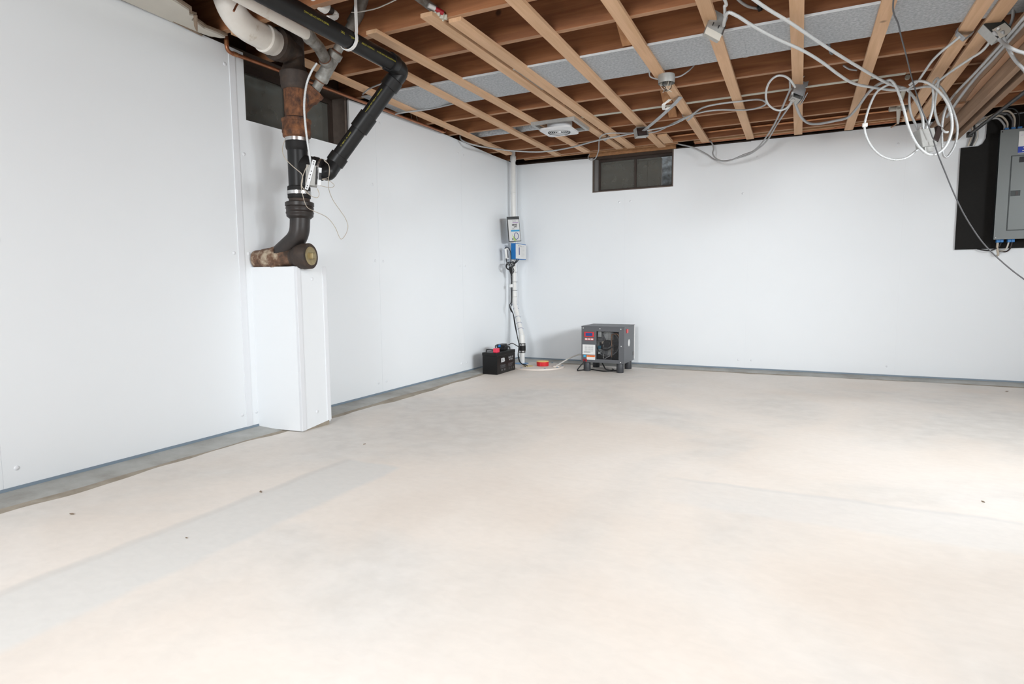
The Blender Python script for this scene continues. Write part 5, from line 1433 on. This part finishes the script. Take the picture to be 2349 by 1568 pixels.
MB().box(bx0 + 0.02, bx1 - 0.05, -0.90, -0.83, 0.212, 0.25, 0.006).build('terminal_cover', 'black_plastic', bt)
MB().sweep(crom([(bx1 - 0.03, by0 + 0.075, 0.235), (bx1 - 0.05, -1.06, 0.25), (bx1 - 0.06, -1.0, 0.235), (bx1 - 0.055, -0.94, 0.262), (bx1 - 0.06, -0.88, 0.245)], 0.01), 0.005, 8).build('battery_lead', 'cord_black', bt, 60)
MB().sweep(crom([(bx1 - 0.05, by0 + 0.075, 0.23), (bx1 - 0.08, -1.05, 0.27), (bx1 - 0.085, -0.99, 0.268), (bx1 - 0.08, -0.90, 0.262)], 0.01), 0.005, 8).build('battery_lead', 'cord_black', bt, 60)
MB().box(bx0 + 0.075, bx0 + 0.10, -0.985, -0.965, 0.250, 0.272, 0.003).build('blue_connector', 'connector_blue', bt)
MB().box(bx0 + 0.05, bx0 + 0.11, -0.965, -0.84, 0.245, 0.275, 0.008).build('fuse_holder', 'black_plastic', bt)
# printed marks on the side facing the room
tm = MB()
fx = bx1 - 0.002 + 0.0006
text_on(tm, 'EB', 0.050, (fx, -1.045, 0.130), (0, 1, 0), (0, 0, 1), 1.5, 0.003)
text_on(tm, 'BACK UP', 0.026, (fx, -0.868, 0.142), (0, 1, 0), (0, 0, 1))
text_on(tm, 'BATTERY', 0.020, (fx, -0.868, 0.120), (0, 1, 0), (0, 0, 1))
tm.build('bright_print', 'print_white', bt)
tm = MB()
def dash(m, y0, y1, z0, z1):
    m.box(fx - 0.0002, fx + 0.0002, y0, y1, z0, z1)
for (a0, a1, z0_, z1_) in ((-1.10, -0.99, 0.085, 0.087), (-1.10, -0.99, 0.058, 0.060)):
    dash(tm, a0, a1, z0_, z1_)
dash(tm, -1.10, -1.098, 0.058, 0.087); dash(tm, -0.992, -0.99, 0.058, 0.087)
for k in range(6):
    dash(tm, -1.085 + 0.014 * k, -1.075 + 0.014 * k, 0.074, 0.079)
    dash(tm, -1.085 + 0.014 * k, -1.077 + 0.014 * k, 0.065, 0.069)
for r_i in range(4):
    for k in range(9 - r_i):
        dash(tm, -0.925 + 0.013 * k, -0.916 + 0.013 * k, 0.083 - 0.009 * r_i, 0.086 - 0.009 * r_i)
for yy in (-1.08, -1.065, -1.02, -1.005, -0.915, -0.865, -0.815):
    dash(tm, yy, yy + 0.009, 0.026, 0.044)
tm.build('dim_print', 'paper_print', bt)

# dehumidifier
DX0, DX1, DY0, DY1, DZ0, DZ1 = 0.978, 1.412, -0.602, -0.215, 0.092, 0.447
dh = thing('dehumidifier', ((DX0 + DX1) / 2, (DY0 + DY1) / 2, 0), 'charcoal metal dehumidifier with open wire grille standing on four round feet', 'dehumidifier')
sh_ = MB()
sh_.box(DX1 - 0.003, DX1, DY0, DY1, DZ0, DZ1).box(DX0, DX0 + 0.003, DY0, DY1, DZ0, DZ1)
sh_.box(DX0 + 0.003, DX1 - 0.003, DY1 - 0.003, DY1, DZ0, DZ1).box(DX0 + 0.003, DX1 - 0.003, DY0, DY1 - 0.003, DZ0, DZ0 + 0.003)
sh_.build('casing', 'lacquer_grey', dh)
MB().box(DX0 - 0.003, DX1 + 0.004, DY0 - 0.003, DY1 + 0.006, DZ1, DZ1 + 0.005, 0.002).build('top_panel', 'lacquer_grey', dh)
MB().box(DX1 + 0.0002, DX1 + 0.004, DY1 - 0.012, DY1 + 0.004, DZ0 + 0.01, DZ1).build('rear_frame', 'white_plastic', dh)
ox0, ox1, oz0, oz1 = DX0 + 0.155, DX1 - 0.055, DZ0 + 0.035, DZ1 - 0.045
fp_ = MB()
fp_.box(DX0 + 0.003, ox0, DY0, DY0 + 0.003, DZ0 + 0.003, DZ1).box(ox1, DX1 - 0.003, DY0, DY0 + 0.003, DZ0 + 0.003, DZ1)
fp_.box(ox0, ox1, DY0, DY0 + 0.003, DZ0 + 0.003, oz0).box(ox0, ox1, DY0, DY0 + 0.003, oz1, DZ1)
fp_.build('front_panel', 'lacquer_grey', dh)
gr = MB()
n1_, n2_ = 30, 32
for k in range(1, n1_):
    x = ox0 + (ox1 - ox0) * k / n1_
    th_ = 0.0022 if k % 10 == 0 else 0.0006
    gr.box(x - th_, x + th_, DY0 + 0.004, DY0 + 0.0055, oz0, oz1)
for k in range(1, n2_):
    z = oz0 + (oz1 - oz0) * k / n2_
    th_ = 0.0018 if k in (10, 22) else 0.0006
    gr.box(ox0, ox1, DY0 + 0.0055, DY0 + 0.007, z - th_, z + th_)
gr.build('wire_grille', 'mesh_wire', dh)
# interior
MB().box(ox0 - 0.02, ox0 + 0.06, DY0 + 0.09, DY0 + 0.18, oz0, oz0 + 0.10, 0.01).build('compressor_base', 'compressor', dh, 50)
MB().lathe((ox0 + 0.035, DY0 + 0.13, oz0 + 0.10), (0, 0, 1), [(0, 0.055), (0.06, 0.055), (0.085, 0.035), (0.09, 0.0)], 20, False).build('compressor', 'compressor', dh, 50)
MB().box(ox0 + 0.085, ox0 + 0.175, DY1 - 0.12, DY1 - 0.10, oz0 + 0.02, oz1 + 0.02).build('inner_wall', 'fan_back', dh)
fcx, fcz = ox0 + 0.092, (oz0 + oz1) / 2 + 0.015
MB().lathe((fcx, DY0 + 0.075, fcz), (0, -1, 0), [(0, 0.120), (0.0, 0.128), (0.03, 0.128), (0.03, 0.120), (0.0, 0.120)], 36, False).build('fan_shroud', 'fan_grey', dh, 40)
MB().lathe((fcx, DY0 + 0.085, fcz), (0, -1, 0), [(0, 0.118), (0.001, 0.118)], 36).build('fan_backplate', 'fan_back', dh)
MB().lathe((fcx, DY0 + 0.082, fcz), (0, -1, 0), [(0, 0.036), (0.05, 0.036), (0.055, 0.03), (0.055, 0.0)], 24, False).build('fan_motor', 'compressor', dh, 40)
for k in range(3):
    a = math.radians(12 + 120 * k)
    d1 = V(math.cos(a), 0, math.sin(a)); d2 = V(-math.sin(a), 0, math.cos(a))
    c0_ = V(fcx, DY0 + 0.066, fcz)
    MB().prism([c0_ + d1 * 0.03 - d2 * 0.012, c0_ + d1 * 0.105 - d2 * 0.03, c0_ + d1 * 0.112 + d2 * 0.035, c0_ + d1 * 0.03 + d2 * 0.018], (0, -0.004, 0)).build('fan_blade', 'fan_grey', dh)
co = MB()
for k in range(26):
    z = oz0 + 0.008 + (oz1 - oz0 - 0.05) * k / 25
    co.box(ox1 - 0.072, ox1 - 0.002, DY0 + 0.05, DY0 + 0.16, z, z + 0.004)
co.build('coil_fins', 'coil_fin', dh)
MB().sweep(bend([(ox1 - 0.085, DY0 + 0.05, oz0 + 0.02), (ox1 - 0.085, DY0 + 0.05, oz1 - 0.03), (ox1 - 0.03, DY0 + 0.05, oz1 - 0.02), (ox1 - 0.01, DY0 + 0.05, oz1 - 0.05)], 0.02), 0.006, 10).build('refrigerant_tube', 'copper_bright', dh, 60)
MB().sweep(crom([(ox0 + 0.005, DY0 + 0.04, fcz - 0.03), (ox0 + 0.05, DY0 + 0.035, fcz - 0.055), (ox0 + 0.10, DY0 + 0.03, fcz - 0.06), (ox0 + 0.15, DY0 + 0.035, fcz - 0.03)], 0.01), 0.007, 8).build('inner_cable', 'cord_black', dh, 60)
MB().sweep(crom([(ox0 + 0.065, DY0 + 0.03, oz0 + 0.14), (ox0 + 0.068, DY0 + 0.03, oz0 + 0.07), (ox0 + 0.06, DY0 + 0.03, oz0 + 0.02), (ox0 + 0.075, DY0 + 0.03, oz0 + 0.006), (ox0 + 0.13, DY0 + 0.03, oz0 + 0.035)], 0.01), 0.003, 6).build('white_tube', 'white_plastic', dh, 60)
for k, (x_, z_, sx, sz, mt) in enumerate(((0.022, 0.245, 0.018, 0.028, 'fan_back'), (0.030, 0.185, 0.022, 0.020, 'fan_grey'), (0.055, 0.165, 0.014, 0.012, 'wire_cream'), (0.020, 0.115, 0.016, 0.016, 'teal_part'), (0.018, 0.058, 0.012, 0.010, 'fan_back'))):
    MB().box(ox0 + x_ - sx, ox0 + x_ + sx, DY0 + 0.03, DY0 + 0.05, oz0 + z_ - sz, oz0 + z_ + sz, 0.004).build('valve_block', mt, dh, 50)
# controls and stickers
yf = DY0 - 0.0004
sc = MB().box(DX0 + 0.030, DX0 + 0.130, yf - 0.006, yf, 0.345, 0.395, 0.002).build('display_bezel', 'red_plastic', dh)
MB().box(DX0 + 0.045, DX0 + 0.115, yf - 0.0072, yf - 0.0062, 0.355, 0.385).build('screen', 'screen_blue', sc)
kp = MB().box(DX0 + 0.034, DX0 + 0.126, yf - 0.002, yf, 0.312, 0.333).build('keypad', 'red_plastic', dh)
for k in range(3):
    MB().box(DX0 + 0.038 + 0.030 * k, DX0 + 0.062 + 0.030 * k, yf - 0.0032, yf - 0.0021, 0.317, 0.329).build('button', 'paper', kp)
sk = MB().box(DX0 + 0.012, DX0 + 0.142, yf - 0.0006, yf, 0.170, 0.268).build('rating_label', 'paper', dh)
tm = MB()
for r_i in range(6):
    for k in range(6):
        tm.box(DX0 + 0.035 + 0.015 * k, DX0 + 0.046 + 0.015 * k, yf - 0.0010, yf - 0.0007, 0.253 - 0.010 * r_i, 0.256 - 0.010 * r_i)
for k in range(10):
    tm.box(DX0 + 0.025 + 0.007 * k, DX0 + 0.029 + 0.007 * k, yf - 0.0010, yf - 0.0007, 0.188, 0.198)
tm.build('label_print', 'fan_grey', sk)
MB().box(DX0 + 0.022, DX0 + 0.046, yf - 0.0006, yf, 0.144, 0.164).build('blue_sticker', 'sky_label', dh)
wl_ = MB().box(DX0 + 0.055, DX0 + 0.142, yf - 0.0006, yf, 0.118, 0.163).build('warning_label', 'paper', dh)
MB().box(DX0 + 0.056, DX0 + 0.141, yf - 0.0011, yf - 0.0007, 0.146, 0.162).build('orange_band', 'orange_label', wl_)
text_on(tm2 := MB(), 'WARNING', 0.014, (DX0 + 0.100, yf - 0.0014, 0.154), (1, 0, 0), (0, 0, 1))
tm2.build('warning_print', 'red_dark', wl_)
MB().box(DX0 + 0.022, DX0 + 0.058, yf - 0.008, yf, 0.098, 0.125, 0.002).build('power_switch', 'red_dark', dh)
for (x_, z_) in ((DX0 + 0.018, 0.432), (DX0 + 0.19, 0.428), (DX1 - 0.035, 0.428), (DX1 - 0.030, 0.262), (DX1 - 0.035, 0.105)):
    MB().lathe((x_, yf, z_), (0, -1, 0), [(0, 0.0055), (0.002, 0.005), (0.003, 0.0)], 10, False).build('screw', 'paper', dh, 40)
xs = DX1 + 0.0002
MB().box(xs, xs + 0.005, DY0 + 0.07, DY0 + 0.13, 0.385, 0.423, 0.001).build('side_switch', 'red_plastic', dh)
MB().lathe((xs, DY0 + 0.175, 0.283), (1, 0, 0), [(0, 0.036), (0.001, 0.036)], 24).build('round_badge', 'paper', dh)
MB().box(xs, xs + 0.004, DY1 - 0.060, DY1 - 0.02, 0.14, 0.18).build('side_sticker', 'jamb_grey', dh)
for (x_, y_) in ((DX0 + 0.045, DY0 + 0.045), (DX1 - 0.050, DY0 + 0.040), (DX1 - 0.050, DY1 - 0.045), (DX0 + 0.045, DY1 - 0.045)):
    MB().lathe((x_, y_, 0.0003), (0, 0, 1), [(0, 0.034), (0.004, 0.036), (0.088, 0.035), (0.0915, 0.033)], 24).build('foot', 'foot_grey', dh, 40)
cable_mb([(DX0 + 0.040, DY0 - 0.008, 0.112), (DX0 + 0.030, DY0 - 0.02, 0.09), (DX0 - 0.005, DY0 - 0.03, 0.05), (DX0 - 0.030, DY0 - 0.035, 0.010), (DX0 - 0.01, DY0 + 0.0, 0.007), (DX0 + 0.06, DY0 + 0.10, 0.007), (DX0 + 0.15, DY0 + 0.06, 0.007), (DX0 + 0.24, DY0 + 0.03, 0.007), (DX0 + 0.30, DY0 + 0.10, 0.008), (DX0 + 0.26, DY0 + 0.2, 0.008)], 0.006, False).build('power_cord', 'cord_black', dh, 180)
cable_mb([(DX0 + 0.15, DY0 + 0.18, 0.086), (DX0 + 0.20, DY0 + 0.10, 0.05), (DX0 + 0.23, DY0 + 0.08, 0.02), (DX0 + 0.28, DY0 + 0.10, 0.007), (DX0 + 0.33, DY0 + 0.16, 0.007), (DX0 + 0.31, DY0 + 0.24, 0.03), (DX0 + 0.33, DY0 + 0.28, 0.008)], 0.0065, False).build('power_cord', 'cord_black', dh, 180)
# condensate hose to the sump
cable('drain_hose', [(DX0 + 0.0, -0.40, 0.140), (DX0 - 0.06, -0.41, 0.141), (DX0 - 0.10, -0.42, 0.139), (0.80, -0.46, 0.105), (0.74, -0.50, 0.068), (0.70, -0.525, 0.040), (0.68, -0.535, 0.028)],
      'clear drain hose running from the dehumidifier to the sump lid', 'hose_clear', 0.0075, False, 'hose')

# small bits of debris lying on the slab
for i, (q, s, lab) in enumerate((((1.062,-4.944,0.002), 0.006, 'dark crumb on the floor at the lower left'), ((0.818,-3.722,0.002), 0.009, 'small dark chip on the floor right of the white pipe cover'),
                                 ((0.918,-4.504,0.002), 0.012, 'curled wood shaving on the floor in front of the white pipe cover'), ((4.405,-0.415,0.003), 0.016, 'dark flat chip on the floor near the back wall at far right'),
                                 ((3.589,-3.417,0.002), 0.009, 'tiny brown chip on the floor at the right edge'), ((0.461,-4.982,0.002), 0.012, 'brown scrap on the floor beside the left wall'))):
    a = i * 1.3
    tag(MB().prism([V(q) + V(s * math.cos(a) , s * math.sin(a), -0.001), V(q) + V(-s * 0.4 * math.sin(a), s * 0.4 * math.cos(a), -0.001), V(q) + V(-s * math.cos(a), -s * math.sin(a) * 0.8, -0.001), V(q) + V(s * 0.3 * math.sin(a), -s * 0.35 * math.cos(a), -0.001)], (0, 0, 0.003)).build('floor_debris', 'torn_edge', None), lab, 'debris')
